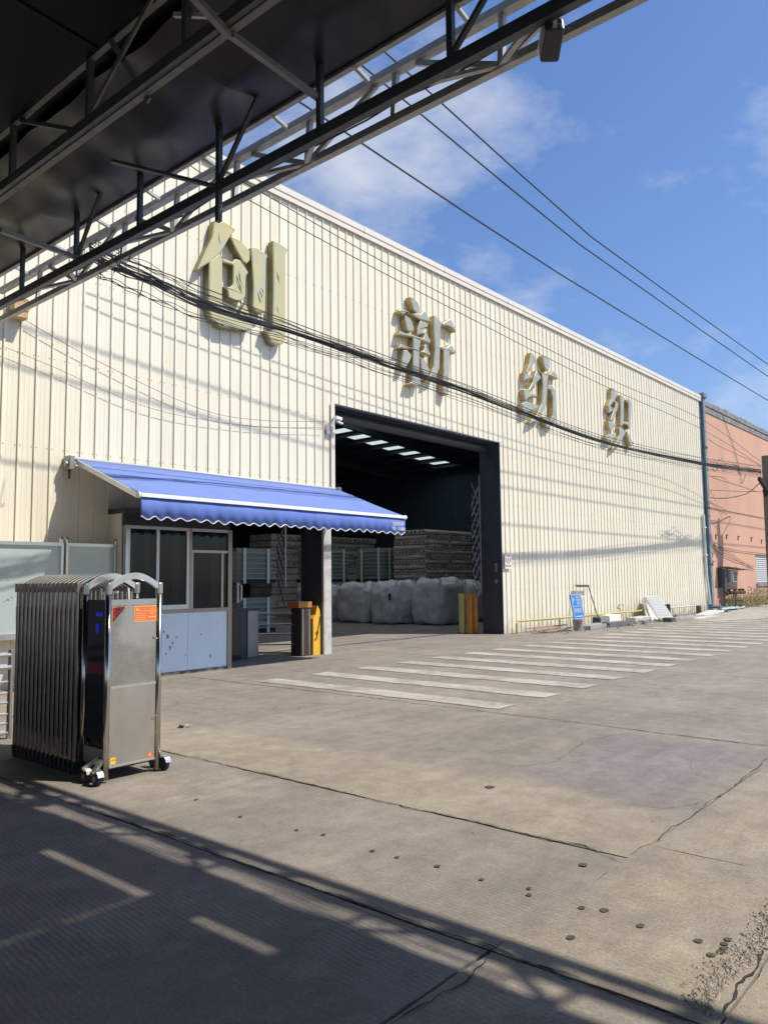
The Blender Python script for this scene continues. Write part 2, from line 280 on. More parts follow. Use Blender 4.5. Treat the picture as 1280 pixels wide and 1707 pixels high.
# ------------------------------------------------------------------ mesh helpers
ORI = {}
class MB:
    def __init__(s): s.v = []; s.f = []; s.m = []; s.mi = 0
    def add(s, vs, fs):
        o = len(s.v); s.v += [tuple(p) for p in vs]
        for f in fs: s.f.append([o+i for i in f]); s.m.append(s.mi)
        return s
    def box(s, x0, x1, y0, y1, z0, z1):
        return s.add([(x0, y0, z0), (x1, y0, z0), (x1, y1, z0), (x0, y1, z0), (x0, y0, z1), (x1, y0, z1), (x1, y1, z1), (x0, y1, z1)],
                     [(0, 3, 2, 1), (4, 5, 6, 7), (0, 1, 5, 4), (1, 2, 6, 5), (2, 3, 7, 6), (3, 0, 4, 7)])
    def bar(s, p, q, w, h, upv=(0, 0, 1)):
        p = Vector(p); q = Vector(q); d = (q-p).normalized(); u = Vector(upv)
        if abs(d.dot(u)) > .98: u = Vector((0, 1, 0))
        r = d.cross(u).normalized(); u = r.cross(d).normalized()
        vs = []
        for c in (p, q):
            for a, b in ((-1, -1), (1, -1), (1, 1), (-1, 1)): vs.append(c+r*(a*w/2)+u*(b*h/2))
        return s.add(vs, [(0, 3, 2, 1), (4, 5, 6, 7), (0, 1, 5, 4), (1, 2, 6, 5), (2, 3, 7, 6), (3, 0, 4, 7)])
    def angle(s, p, q, w, t=.006, upv=(0, 0, 1), flip=1):
        """an L-section steel angle"""
        p = Vector(p); q = Vector(q); d = (q-p).normalized(); u = Vector(upv)
        if abs(d.dot(u)) > .98: u = Vector((0, 1, 0))
        r = d.cross(u).normalized(); u = r.cross(d).normalized()
        s.bar(p+r*(flip*w/2), q+r*(flip*w/2), w, t, u); s.bar(p+u*(w/2), q+u*(w/2), t, w-t*1.5, u)
        return s
    def tube(s, pts, r, n=6, caps=True):
        pts = [Vector(p) for p in pts]; rs = r if isinstance(r, (list, tuple)) else [r]*len(pts)
        vs = []; u = None
        for i, p in enumerate(pts):
            d = (pts[min(i+1, len(pts)-1)]-pts[max(i-1, 0)])
            if d.length < 1e-9: d = Vector((0, 0, 1))
            d.normalize()
            if u is None:
                u = Vector((0, 0, 1)) if abs(d.z) < .9 else Vector((1, 0, 0))
            u = (u-d*u.dot(d)).normalized(); w = d.cross(u)
            for k in range(n):
                a = 2*pi*k/n; vs.append(p+(u*cos(a)+w*sin(a))*rs[i])
        fs = []
        for i in range(len(pts)-1):
            for k in range(n): fs.append((i*n+k, i*n+(k+1) % n, (i+1)*n+(k+1) % n, (i+1)*n+k))
        if caps: fs.append(tuple(range(n-1, -1, -1))); fs.append(tuple((len(pts)-1)*n+k for k in range(n)))
        return s.add(vs, fs)
    def lathe(s, c, prof, n=16, axis='z'):
        vs = []; c = Vector(c)
        for r, h in prof:
            for k in range(n):
                a = 2*pi*k/n
                v = {'z': (r*cos(a), r*sin(a), h), 'y': (r*cos(a), h, r*sin(a)), 'x': (h, r*cos(a), r*sin(a))}[axis]
                vs.append(c+Vector(v))
        fs = []
        for i in range(len(prof)-1):
            for k in range(n): fs.append((i*n+k, i*n+(k+1) % n, (i+1)*n+(k+1) % n, (i+1)*n+k))
        fs.append(tuple(range(n-1, -1, -1))); fs.append(tuple((len(prof)-1)*n+k for k in range(n)))
        return s.add(vs, fs)
    def quad(s, a, b, c, d): return s.add([a, b, c, d], [(0, 1, 2, 3)])
    def mesh(s, name, mats, org=Vector((0, 0, 0)), smooth=False):
        me = bpy.data.meshes.new(name); me.from_pydata([tuple(Vector(v)-org) for v in s.v], [], s.f)
        for m in (mats if isinstance(mats, (list, tuple)) else [mats]): me.materials.append(m)
        for i, p in enumerate(me.polygons): p.material_index = s.m[i]; p.use_smooth = smooth
        me.validate(); me.update()
        bm = bmesh.new(); bm.from_mesh(me); bmesh.ops.recalc_face_normals(bm, faces=bm.faces); bm.to_mesh(me); bm.free()
        return me
    def build(s, name, mats, parent=None, org=None, smooth=False, label=None, bevel=0, **tags):
        o0 = ORI.get(parent.name, Vector((0, 0, 0))) if parent else Vector((0, 0, 0))
        og = Vector(org) if org is not None else (o0 if parent else Vector((0, 0, 0)))
        me = s.mesh(name, mats, og, smooth)
        ob = bpy.data.objects.new(name, me); COL.objects.link(ob)
        if parent: ob.parent = parent; ob.location = og-o0
        else: ob.location = og
        ORI[ob.name] = og
        if bevel:
            md = ob.modifiers.new('bevel', 'BEVEL'); md.width = bevel; md.segments = 2; md.limit_method = 'ANGLE'
        if label: ob['label'] = label
        for k, v in tags.items(): ob[k] = v
        return ob

def tag(o, label, cat, group=None, kind=None):
    o['label'] = label; o['category'] = cat
    if group: o['group'] = group
    if kind: o['kind'] = kind
    return o
def thing(name, loc, label, cat, group=None):
    o = bpy.data.objects.new(name, None); COL.objects.link(o); o.location = loc; o.empty_display_size = .1
    ORI[o.name] = Vector(loc); return tag(o, label, cat, group)
def clone(o, parent=None, delta=None):
    c = o.copy(); COL.objects.link(c)
    if parent: c.parent = parent
    if delta is not None: c.location = Vector(o.location)+Vector(delta)
    ORI[c.name] = ORI.get(o.name, Vector((0, 0, 0)))+(Vector(delta) if delta is not None else Vector((0, 0, 0)))
    for ch in [x for x in bpy.data.objects if x.parent == o]: clone(ch, c)
    return c
def prism(mb, poly, yf, yb, z_is='xz', inset=0.0):
    """extrude an outline drawn in the X-Z plane between Y=yf (front) and Y=yb (back); returns the mesh builder"""
    n = len(poly)
    vs = [(p[0], yf, p[1]) for p in poly]+[(p[0], yb, p[1]) for p in poly]
    mb.add(vs, [tuple(range(n)), tuple(range(2*n-1, n-1, -1))])
    k = mb.mi; mb.mi = 1 if inset >= 0 else k
    mb.add(vs, [(i, n+i, n+(i+1) % n, (i+1) % n) for i in range(n)]); mb.mi = k
    return mb
FONTC = {}
def text(name, body, origin, ux, uz, size, m, parent, label=None, align='LEFT', thick=.001):
    """flat lettering: built from a font curve, turned into a mesh, laid along ux (reading) and uz (up)"""
    cu = bpy.data.curves.new(name, 'FONT'); cu.body = body; cu.size = size; cu.align_x = align; cu.resolution_u = 3; cu.extrude = thick
    tmp = bpy.data.objects.new(name, cu); COL.objects.link(tmp)
    bpy.context.view_layer.update()
    me = bpy.data.meshes.new_from_object(tmp.evaluated_get(bpy.context.evaluated_depsgraph_get()))
    bpy.data.objects.remove(tmp)
    ux = Vector(ux).normalized(); uz = Vector(uz).normalized(); nn = ux.cross(uz)
    o0 = ORI.get(parent.name, Vector((0, 0, 0)))
    M = Matrix(((ux.x, uz.x, nn.x, 0), (ux.y, uz.y, nn.y, 0), (ux.z, uz.z, nn.z, 0), (0, 0, 0, 1)))
    me.transform(M); me.transform(Matrix.Translation(Vector(origin)-o0))
    me.materials.clear(); me.materials.append(m); me.name = name
    ob = bpy.data.objects.new(name, me); COL.objects.link(ob); ob.parent = parent; ORI[ob.name] = o0
    if label: ob['label'] = label
    return ob

# ================================================================== GROUND
g = MB(); g.quad((-900, -900, -.06), (900, -900, -.06), (900, 900, -.06), (-900, 900, -.06))
ground = g.build('ground', CON[2]); ground['kind'] = 'structure'
def jit(a, b, amp, seed, step=.07):
    """a ragged edge from a to b"""
    r = random.Random(seed); a = Vector(a); b = Vector(b); d = b-a; n = max(2, int(d.length/step)); p = Vector((-d.y, d.x)).normalized()
    pts = []; w = 0
    for i in range(n):
        w = w*.75+r.uniform(-amp, amp); e = min(1, i/3, (n-i)/3)
        pts.append(a+d*(i/n)+p*w*e)
    return pts
def slab(x0, x1, y0, y1, m, z=0.0, gap=.007, amp=.004, label=None, top=.06):
    g_ = gap; big = (x1-x0) > 60 or (y1-y0) > 60
    st = .09 if not big else 2
    key = lambda *k: hash(k) & 0xffff
    P = []
    P += jit((x0+g_, y0+g_), (x1-g_, y0+g_), amp, key(int(y0*100), 1), st)
    P += jit((x1-g_, y0+g_), (x1-g_, y1-g_), amp, key(int(x1*100), 2), st)
    P += jit((x1-g_, y1-g_), (x0+g_, y1-g_), amp, key(int(y1*100), 3), st)
    P += jit((x0+g_, y1-g_), (x0+g_, y0+g_), amp, key(int(x0*100), 4), st)
    n = len(P); mb = MB()
    mb.add([(p.x, p.y, z) for p in P]+[(p.x, p.y, -top) for p in P], [tuple(range(n))]+[(i, i+n, (i+1) % n+n, (i+1) % n) for i in range(n)])
    o = mb.build('concrete_slab', m, ground)
    if label: o['label'] = label
    return o
XS = [-14, -10, -6, -2.2, 2.78, 4.13, 7.58]
YS = [-14, -8, -3, 1.83, 6.9, 11.48]
i = 0
XS2 = [(-14, -10), (-10, -6), (-6, -2.2), (-2.2, 2.78)]
for (a, b) in XS2:
    for j in range(len(YS)-1):
        slab(a, b, YS[j], YS[j+1], CON[(j+int(a)) % 2*2 if b < 2 else (2 if j != 2 else 3)], z=rnd.uniform(-.002, .002), gap=.010)
slab(2.78, 4.13, 1.83, 6.9, CON[0], z=0, gap=.006, amp=.007)
slab(2.78, 4.13, 6.9, 11.48, CON[0], z=0, gap=.004)
slab(4.13, 7.58, 1.83, 11.48, CON[0], z=.001, gap=.005, amp=.008)
slab(2.78, 4.4, .95, 1.83, CON[0], z=.002, gap=.003, amp=.008); slab(4.4, 7.58, .95, 1.83, CON[0], z=.001, gap=.003, amp=.004)
slab(2.78, 7.58, -3, .95, CON[0], z=-.001, gap=.008, amp=.008)
slab(2.78, 7.58, -8, -3, CON[0], gap=.006); slab(2.78, 7.58, -14, -8, CON[0], gap=.006)
xe = [7.58, 12.5, 18.4, 24.4, 30.4, 36.4, 45, 60, 90]
for k in range(len(xe)-1):
    for j, (a, b) in enumerate([(-26, -14), (-14, -8), (-8, -3), (-3, 1.83), (1.83, 11.48 if xe[k] > 18 else 11.48)]):
        slab(xe[k], xe[k+1], a, b, CON[0], z=rnd.uniform(-.001, .001), gap=.005, amp=.002)
# floor inside the works
for k, (a, b) in enumerate([(-14, -2.2), (-2.2, 7.58), (7.58, 18.4), (18.4, 28), (28, 35.3)]):
    slab(a, b, 11.48, 20, CON[2], z=-.001, gap=.004); slab(a, b, 20, 45, CON[2], z=-.002, gap=.004)
# outer aprons (far field)
for (a, b, c, d) in [(-200, -14, -60, 60), (-14, 90, -90, -26.0), (35.3, 90, 11.48, 45), (-14, 90, 45, 140), (-14, 7.58, -26, -14)]:
    slab(a, b, c, d, CON[0], z=-.004, gap=.004, amp=0)
# pale raised concrete apron at the far right
mb = MB(); edge = [onG(*p) for p in [(1060, 1052), (1130, 1047), (1190, 1032), (1215, 1022), (1280, 1013)]]
ap = [(26.5, 9.1), (31, 9.9), (35.5, 10.3), (41, 10.35), (60, 10.4), (60, 1.0), (44, 3), (36, 6), (30, 8)]
zz = [.01, .05, .12, .16, .16, .05, .03, .02, .01]
cx = sum(p[0] for p in ap)/len(ap); cy = sum(p[1] for p in ap)/len(ap)
vs = [(p[0], p[1], z) for p, z in zip(ap, zz)]+[(cx, cy, .10)]
mb.add(vs, [(i, (i+1) % len(ap), len(ap)) for i in range(len(ap))])
mb.add([(p[0], p[1], z) for p, z in zip(ap, zz)]+[(p[0], p[1], -.05) for p in ap], [(i, i+len(ap), (i+1) % len(ap)+len(ap), (i+1) % len(ap)) for i in range(len(ap))])
mb.build('concrete_apron', PALE, ground, label='pale raised concrete apron beside the pink building')
# zebra crossing: one painted bar after another along the wall
for k in range(24):
    x = 8.02+1.072*k; mb = MB(); w = .22+rnd.uniform(-.015, .015)
    y0 = 4.98+rnd.uniform(-.05, .05)+(.0 if k < 12 else .02*k); y1 = 9.19+rnd.uniform(-.04, .04)
    n = 40; L_ = []; R_ = []
    for q in range(n+1):
        y = y0+(y1-y0)*q/n; L_.append((x-w+rnd.uniform(-.02, .02), y, .006)); R_.append((x+w+rnd.uniform(-.02, .02), y, .006))
    mb.add(L_+R_, [(q, q+1, n+1+q+1, n+1+q) for q in range(n)])
    mb.build('crosswalk_stripe', PAINT, ground)
# round core plugs left in the concrete
spots = [(4.88, 3.19, .055), (3.36, 2.8, .022), (3.39, 2.55, .024), (3.38, 2.27, .022), (3.36, 1.99, .022), (3.43, 2.03, .02), (3.88, 1.97, .035), (3.38, 1.73, .026), (3.42, 1.64, .032),
         (3.08, 1.63, .03), (3.37, 1.45, .028), (3.38, 1.21, .028), (3.47, 1.12, .025), (3.42, 1.12, .025), (3.38, 1.11, .023), (3.34, 1.11, .025), (3.29, 1.13, .028), (3.38, 3.38, .022), (3.35, 2.97, .022), (3.34, 3.57, .02), (3.3, 4.05, .02), (3.36, 4.6, .02)]
PLUG = mat('dark_plug', (.085, .07, .055), .9, var=.4, vscale=60)
for x, y, r in spots:
    r *= .72; mb = MB(); n = 11; ring = [(x+r*cos(2*pi*k/n)*rnd.uniform(.8, 1.15), y+r*.9*sin(2*pi*k/n)*rnd.uniform(.8, 1.15), .0065) for k in range(n)]
    mb.add(ring, [tuple(range(n))]); mb.build('core_plug', PLUG, ground)
# cracks: thin dark open crevices lying on the slabs
CRK = mat('crack_dark', (.035, .03, .026), .95)
def crack(pts, w, seed, name='crack'):
    r = random.Random(seed); path = []
    for a, b in zip(pts[:-1], pts[1:]): path += jit(a, b, .012, r.random(), .035)
    path.append(Vector(pts[-1])); n = len(path); vs = []
    for k, p in enumerate(path):
        q = path[min(k+1, n-1)]-path[max(k-1, 0)]; q = Vector((-q.y, q.x)).normalized() if q.length > 0 else Vector((1, 0))
        ww = w*r.uniform(.25, 1.3)*min(1, k/4+.1, (n-1-k)/4+.1)
        ww *= .34; vs += [(p.x+q.x*ww, p.y+q.y*ww, .0068), (p.x-q.x*ww, p.y-q.y*ww, .0068)]
    MB().add(vs, [(2*k, 2*k+1, 2*k+3, 2*k+2) for k in range(n-1)]).build(name, CRK, ground)
crack([(7.52, 10.6), (7.55, 9.2), (7.60, 7.0), (7.58, 4.8), (7.60, 3.9), (7.55, 2.8), (7.53, 1.6), (7.56, .2)], .022, 21)
crack([(4.12, 6.2), (4.14, 4.6), (4.11, 3.6), (4.15, 2.7), (4.12, 2.1)], .014, 22)
crack([(4.14, 1.84), (4.9, 1.82), (5.6, 1.84), (6.5, 1.86), (7.1, 1.9)], .008, 23)
crack([(2.78, 5.3), (2.80, 4.2), (2.77, 3.0), (2.79, 2.0), (2.77, 1.2), (2.78, .6)], .014, 24)
crack([(5.4, 3.42), (5.85, 3.2), (6.4, 3.3), (6.9, 3.38), (7.5, 3.2)], .006, 1)
crack([(4.13, 2.6), (4.16, 2.1), (4.02, 1.8)], .016, 2)
crack([(2.80, 1.9), (2.77, 1.7), (2.79, 1.4)], .012, 3)
crack([(1.75, 1.78), (2.2, 1.80), (2.5, 1.76), (2.78, 1.83)], .010, 4)
crack([(7.3, 8.8), (7.62, 8.2), (7.6, 7.0)], .008, 5)
crack([(5.05, 2.3), (5.15, 2.0), (5.5, 1.86)], .006, 6)
crack([(8.8, 4.6), (9.6, 3.6), (10.4, 3.2)], .004, 7)
crack([(7.0, 1.95), (6.8, 1.7), (6.9, 1.5)], .01, 8)
# broken lip of old concrete at lower right: many jagged chips
CHIP = mat('broken_concrete', (.34, .295, .235), .95, var=.2, vscale=14, bump=.8, bscale=40)
mb = MB()
for k in range(1500):
    t_ = rnd.random(); x = 2.86+t_*1.25; y = .99+abs(rnd.gauss(0, .045))+.02*sin(t_*9); r = rnd.uniform(.004, .017)*(1.1-.3*t_); h = rnd.uniform(.002, .010)
    a = rnd.random()*6; pts = [(x+r*rnd.uniform(.5, 1.3)*cos(a+q*1.57), y+r*rnd.uniform(.5, 1.2)*sin(a+q*1.57), .003) for q in range(4)]
    mb.add(pts+[(x+rnd.uniform(-.4, .4)*r, y+rnd.uniform(-.4, .4)*r, .003+h)], [(0, 1, 4), (1, 2, 4), (2, 3, 4), (3, 0, 4)])
o = mb.build('broken_edge', CHIP, ground); o['kind'] = 'stuff'; o['label'] = 'jagged broken lip of pale concrete'
crack([(2.84, .965), (3.3, .96), (3.8, .975), (4.3, .96)], .02, 9)
mb = MB()
for k in range(700):
    x = rnd.uniform(2.0, 12); y = rnd.uniform(.5, 10.5); r = rnd.uniform(.0015, .006)*rnd.choice((1, 1, 1, 1.8)); a = rnd.random()*6
    if 3.1 < x < 3.8 and 5.3 < y < 7: continue
    pts = [(x+r*cos(a+q*2.1), y+r*sin(a+q*2.1), .002) for q in range(3)]
    mb.add(pts+[(x, y, .002+r*.8)], [(0, 1, 3), (1, 2, 3), (2, 0, 3)])
tag(mb.build('grit', CHIP), 'scattered grit and small stones over the concrete yard', 'grit', kind='stuff')
for (px, py, s_) in [(303, 1213, .05), (315, 1212, .035)]:
    p = onG(px, py); mb = MB()
    for k in range(4):
        a = rnd.random()*3; mb.add([(p.x+s_*cos(a+q*1.6)*rnd.uniform(.4, 1), p.y+s_*sin(a+q*1.6)*rnd.uniform(.4, 1), .006+rnd.uniform(0, .025)) for q in range(4)], [(0, 1, 2, 3)])
    tag(mb.build('paper_scrap', WHITEDIRTY if px > 310 else RUB, org=(p.x, p.y, 0)), 'pale crumpled scrap on the yard to the right of the gate' if px > 310 else 'dark crumpled scrap on the yard to the right of the gate', 'litter')

# ================================================================== WAREHOUSE
D = 11.5; HT = 9.42
wh = thing('warehouse', (11, D, 0), 'long cream ribbed steel warehouse with a wide dark doorway and big golden characters', 'warehouse')
PW = .245
prof = [(0, 0), (.003, .024), (.021, .024), (.024, 0), (.085, 0), (.092, .0022), (.106, .0022), (.113, 0), (.158, 0), (.165, .0022), (.179, .0022), (.186, 0), (PW, 0)]
def panel_mesh(z0, z1, c0=0.0, c1=PW):
    pts = [(x, h) for x, h in prof if c0 <= x <= c1]
    if c0 > 0: pts = [(c0, 0)]+pts
    if c1 < PW: pts = pts+[(c1, 0)]
    mb = MB(); n = len(pts)
    mb.add([(x, -h, z0) for x, h in pts]+[(x, -h, z1) for x, h in pts], [(i, i+1, n+i+1, n+i) for i in range(n-1)])
    return mb.mesh('cladding_panel', CREAM)
seam0 = 8.33-100*PW
cache = {}
def put_panel(x, z0, z1, c0=0.0, c1=PW):
    k = (round(z0, 3), round(z1, 3), round(c0, 3), round(c1, 3))
    if k not in cache: cache[k] = panel_mesh(*k)
    o = bpy.data.objects.new('cladding_panel', cache[k]); COL.objects.link(o); o.parent = wh
    o.location = Vector((x, D-.001-rnd.uniform(0, .0015), 0))-ORI[wh.name]
WX0, WX1 = -12.0, 35.25
PASS0, DOOR0, DOOR1, DH, PH = 8.70, 11.83, 18.42, 5.28, 3.05
k = 0
while True:
    x = seam0+k*PW; k += 1
    if x < WX0-.001: continue
    if x+PW > WX1: break
    spans = [(0, PW)]
    a, b = x, x+PW
    def seg(lo, hi, z0, z1):
        c0 = max(0, lo-a); c1 = min(PW, hi-a)
        if c1-c0 > .012: put_panel(a, z0, z1, c0, c1)
    seg(-99, PASS0-2.05, 0, HT)         # left of the booth
    seg(PASS0-2.05, PASS0, 2.55, HT)    # over the booth
    seg(PASS0, DOOR0, PH, HT)           # over the passage
    seg(DOOR0, DOOR1, DH, HT)           # over the doorway
    seg(DOOR1, 99, 0, HT)
mb = MB()
mb.box(WX0, 6.65, D+.02, D+.22, 0, 9.3); mb.box(6.65, 8.70, D+.02, D+.22, 2.62, 9.3); mb.box(8.70, DOOR0, D+.02, D+.22, PH+.02, 9.3)
mb.box(DOOR0, DOOR1, D+.02, D+.22, DH+.02, 9.3); mb.box(DOOR1+.02, WX1+.05, D+.02, D+.22, 0, 9.3)
mb.build('inner_wall', BACK, wh)
mb = MB(); mb.box(WX0, 35.3, D-.075, D+.3, HT, HT+.13); mb.box(WX0, 35.3, D-.06, D-.028, HT-.12, HT); mb.build('roof_trim', CREAMTRIM, wh)
xx = WX0
while xx < 35:
    mb = MB(); mb.box(xx, xx+.05, D-.082, D-.0755, HT-.002, HT+.134); mb.build('trim_joint', CREAMTRIM, wh); xx += 3.1
# door edge trims and header
mb = MB(); mb.box(DOOR0-.10, DOOR0+.008, D-.045, D-.021, 3.05, DH+.0); mb.box(DOOR0-.10, DOOR0-.005, D-.045, D+.2, 3.06, 3.08); mb.build('door_trim', CREAMTRIM, wh)
mb = MB(); mb.box(DOOR0-.02, DOOR1+.01, D-.036, D+.02, DH-.03, DH+.005); mb.build('door_header_trim', STEELDK, wh)
mb = MB(); mb.box(DOOR0, DOOR1-.2, D+.24, D+.55, DH-.03, DH+.05); mb.tube([(DOOR0, D+.45, DH-.12), (DOOR1-.1, D+.45, DH-.12)], .13, 12); mb.build('roller_shutter', mat('shutter_grey', (.06, .07, .085), .4, .3), wh)
def colm(x0, x1, z1, name='door_column', m=STEELDK):
    mb = MB(); mb.box(x0, x1, D+.0, D+.06, 0, z1); mb.box(x0, x1, D+.54, D+.62, 0, z1); mb.box((x0+x1)/2-.012, (x0+x1)/2+.012, D+.06, D+.54, 0, z1)
    mb.box(x0-.008, x0, D-.0, D+.62, 0, z1)
    return mb.build(name, m, wh)
colm(DOOR1+.005, DOOR1+.22, DH+.2); colm(11.475, 11.68, PH+.1)
mb = MB(); mb.box(18.385, 18.413, D-.034, D+.62, 0, DH-.03); mb.build('door_jamb', STEELDK, wh)
mb = MB(); mb.box(11.475, 11.695, D-.055, D-.002, 0, PH); mb.build('door_post', WHITEDIRTY, wh, label='scuffed white door post under the awning corner')
for (z0, z1) in ((1.70, 1.93), (1.38, 1.50)):
    mb = MB(); mb.box(18.355, 18.384, D+.10, D+.18, z0, z1); mb.build('latch_plate', ALU, wh)
mb = MB(); mb.box(18.36, 18.384, D+.02, D+.6, .0, 2.0); mb.build('kick_plate', mat('kick', (.04, .045, .05), .5), wh)
# screws, hundreds of them
mb = MB(); k = 0
for zc in (1.2, 2.1, 3.55, 4.95, 6.35, 7.75, 9.0):
    x = seam0
    while x < 35.2:
        if x > WX0 and not (6.6 < x < DOOR0 and zc < PH) and not (DOOR0-.05 < x < DOOR1 and zc < DH):
            for dx in (.045, .215):
                r = .009; mb.add([(x+dx+r*cos(q*1.05), D-.008, zc+rnd.uniform(-.03, .03)*0+r*sin(q*1.05)) for q in range(6)], [tuple(range(6))])
        x += PW
o = mb.build('screw', mat('screw_dark', (.22, .2, .17), .5), wh); o['kind'] = 'stuff'
# other walls and the gable roof with its strip of skylights
mb = MB(); mb.box(WX0, WX0+.15, D+.22, 45, 0, 8.0); mb.build('side_wall', BACK, wh)
mb = MB(); mb.box(35.2, 35.35, D+.22, 45, 0, 7.8); mb.build('side_wall', BACK, wh)
mb = MB(); mb.box(WX0, 35.3, 45, 45.2, 0, 9.4); mb.build('back_wall', BACK, wh)
def rz(x): return 9.25-.087*abs(x-17.3)
# roof in bays, leaving openings for the skylights
SKY = []
for k in range(8):
    xa = 25.60+k*1.28
    SKY.append((xa, xa+.86, 23.75, 25.5))

for xs_, ys_ in ((26.6, 14), (26.6, 18), (29.6, 14), (29.6, 18)): SKY.append((xs_+.1, xs_+1.0, ys_, ys_+3.0))
for xs_ in (12.3, 14.3, 16.1, 18.9, 20.3, 21.7, 23.1, 24.5): SKY.append((xs_, xs_+1.0, 13.2, 22.2))  # added openings, unseen behind the header, to brighten the stored goods
SKY = SKY[:8]+SKY[12:]
SKY.append((17.6, 18.4, 33.0, 35.0)); SKY.append((19.2, 20.0, 33.0, 35.0))
cuts = sorted(set([WX0, 17.3, 35.3]+[a for s_ in SKY for a in s_[:2]]))
mb = MB()
for a, b in zip(cuts[:-1], cuts[1:]):
    ys = [D+.2, 45]
    hole = [s_ for s_ in SKY if abs(s_[0]-a) < 1e-6 and abs(s_[1]-b) < 1e-6]
    segs = [(D+.2, 45)] if not hole else [(D+.2, hole[0][2]), (hole[0][3], 45)]
    for (c, d) in segs:
        mb.add([(a, c, rz(a)), (b, c, rz(b)), (b, d, rz(b)), (a, d, rz(a)), (a, c, rz(a)+.05), (b, c, rz(b)+.05), (b, d, rz(b)+.05), (a, d, rz(a)+.05)],
               [(0, 3, 2, 1), (4, 5, 6, 7), (0, 1, 5, 4), (1, 2, 6, 5), (2, 3, 7, 6), (3, 0, 4, 7)])
mb.build('roof', INROOF, wh)
for (a, b, c, d) in SKY:
    mb = MB(); mb.quad((a+.01, c+.01, rz(a)+.02), (b-.01, c+.01, rz(b)+.02), (b-.01, d-.01, rz(b)+.02), (a+.01, d-.01, rz(a)+.02)); mb.build('skylight_or_fill', SKYL if c > 22 else SKYFILL, wh)
for y in (12.6, 22.9, 28.5, 36):
    mb = MB(); mb.bar((17.3, y, rz(17.3)-.3), (35.2, y, rz(35.2)-.3), .2, .45); mb.bar((17.3, y, rz(17.3)-.3), (WX0, y, rz(WX0)-.3), .2, .45); mb.build('rafter', INROOF, wh)
for k in range(11):
    x = 25.39+(k-2)*1.28+.64*0; mb = MB(); mb.bar((x, D+.3, rz(x)-.08), (x, 44.8, rz(x)-.08), .06, .14); mb.build('purlin', INROOF, wh)

# ------------------------------------------------------------------ the four carved characters
def tr(pts, off, sc, Yp=D-.18):
    return [onY(off[0]+p[0]/sc, off[1]+p[1]/sc, Yp) for p in pts]
CH = {}
CH['chuang'] = ((320, 350), 7.111, [
 [(270,120),(330,150),(370,128),(450,175),(520,235),(470,290),(340,510),(215,620),(80,712),(70,700),(160,500),(240,330)],
 [(450,315),(500,325),(560,350),(640,430),(690,490),(688,600),(650,640),(610,620),(520,470)],
 [(205,615),(335,515),(365,590),(362,900),(360,1110),(420,1200),(560,1290),(580,1200),(640,1100),(670,1190),(690,1320),(722,1390),(690,1430),(600,1430),(350,1385),(240,1300),(200,1180)],
 [(352,540),(400,580),(480,615),(520,578),(575,595),(672,740),(640,790),(635,1030),(590,1078),(520,1080),(440,1045),(425,960),(378,905),(455,915),(487,880),(490,655),(368,622)],
 [(700,450),(735,435),(800,460),(905,545),(880,590),(870,1215),(840,1225),(760,1200),(722,1150),(730,900)],
 [(960,362),(1030,385),(1142,470),(1112,520),(1112,1530),(1075,1590),(1000,1608),(940,1570),(900,1480),(860,1425),(955,1450),(965,900)]])
CH['xin'] = ((650, 480), 8.985, [
 [(300,130),(360,150),(420,230),(450,310),(440,360),(400,378),(350,330),(310,200)],
 [(170,300),(240,340),(330,380),(450,395),(510,335),(610,490),(600,515),(440,470),(260,370),(200,400),(150,380),(135,340)],
 [(225,400),(310,460),(360,590),(355,650),(310,665),(260,640),(222,480)],
 [(455,485),(540,520),(575,600),(530,600),(480,690),(400,705),(410,620)],
 [(150,640),(240,680),(340,700),(450,740),(500,745),(535,660),(610,790),(600,835),(480,790),(330,740),(190,715),(130,700)],
 [(348,745),(465,790),(440,900),(440,1320),(470,1450),(380,1480),(270,1440),(330,1400),(340,1280),(345,1000)],
 [(160,835),(240,875),(342,900),(460,950),(500,940),(535,865),(605,980),(600,1020),(450,970),(340,920),(200,910),(130,900)],
 [(205,930),(260,930),(325,1010),(300,1090),(230,1210),(160,1220),(195,1000)],
 [(455,1040),(520,1080),(590,1220),(570,1330),(520,1330),(470,1230)],
 [(660,410),(690,420),(780,530),(760,600),(740,1200),(690,1340),(560,1410),(540,1390),(610,1290),(650,1180),(672,900),(652,600)],
 [(790,530),(910,455),(990,640),(985,665),(880,580),(790,570)],
 [(765,880),(840,900),(910,840),(980,950),(975,990),(900,960),(770,920)],
 [(800,920),(895,915),(890,1100),(880,1590),(850,1610),(790,1560),(800,1200)]])
CH['fang'] = ((850, 570), 10.67, [
 [(370,185),(400,200),(480,335),(430,380),(310,560),(290,540),(340,380)],
 [(250,540),(300,560),(410,620),(390,650),(290,670),(250,700)],
 [(475,500),(550,640),(500,690),(340,880),(320,860),(400,720),(430,600)],
 [(235,840),(320,840),(345,895),(440,930),(515,990),(360,970),(265,1045)],
 [(215,1090),(290,1060),(500,1130),(495,1175),(340,1240),(240,1290),(220,1200)],
 [(570,240),(640,250),(700,320),(705,450),(680,510),(640,520),(600,420)],
 [(500,500),(560,540),(690,570),(790,495),(855,655),(840,665),(690,600),(560,570)],
 [(570,565),(690,580),(660,700),(660,950),(620,1150),(560,1320),(480,1400),(350,1460),(345,1430),(470,1300),(560,1100),(580,800)],
 [(680,780),(740,760),(820,900),(815,1380),(780,1450),(730,1500),(650,1530),(620,1440),(570,1330),(640,1320),(720,1400),(755,1300),(760,1000),(720,860),(670,840)]])
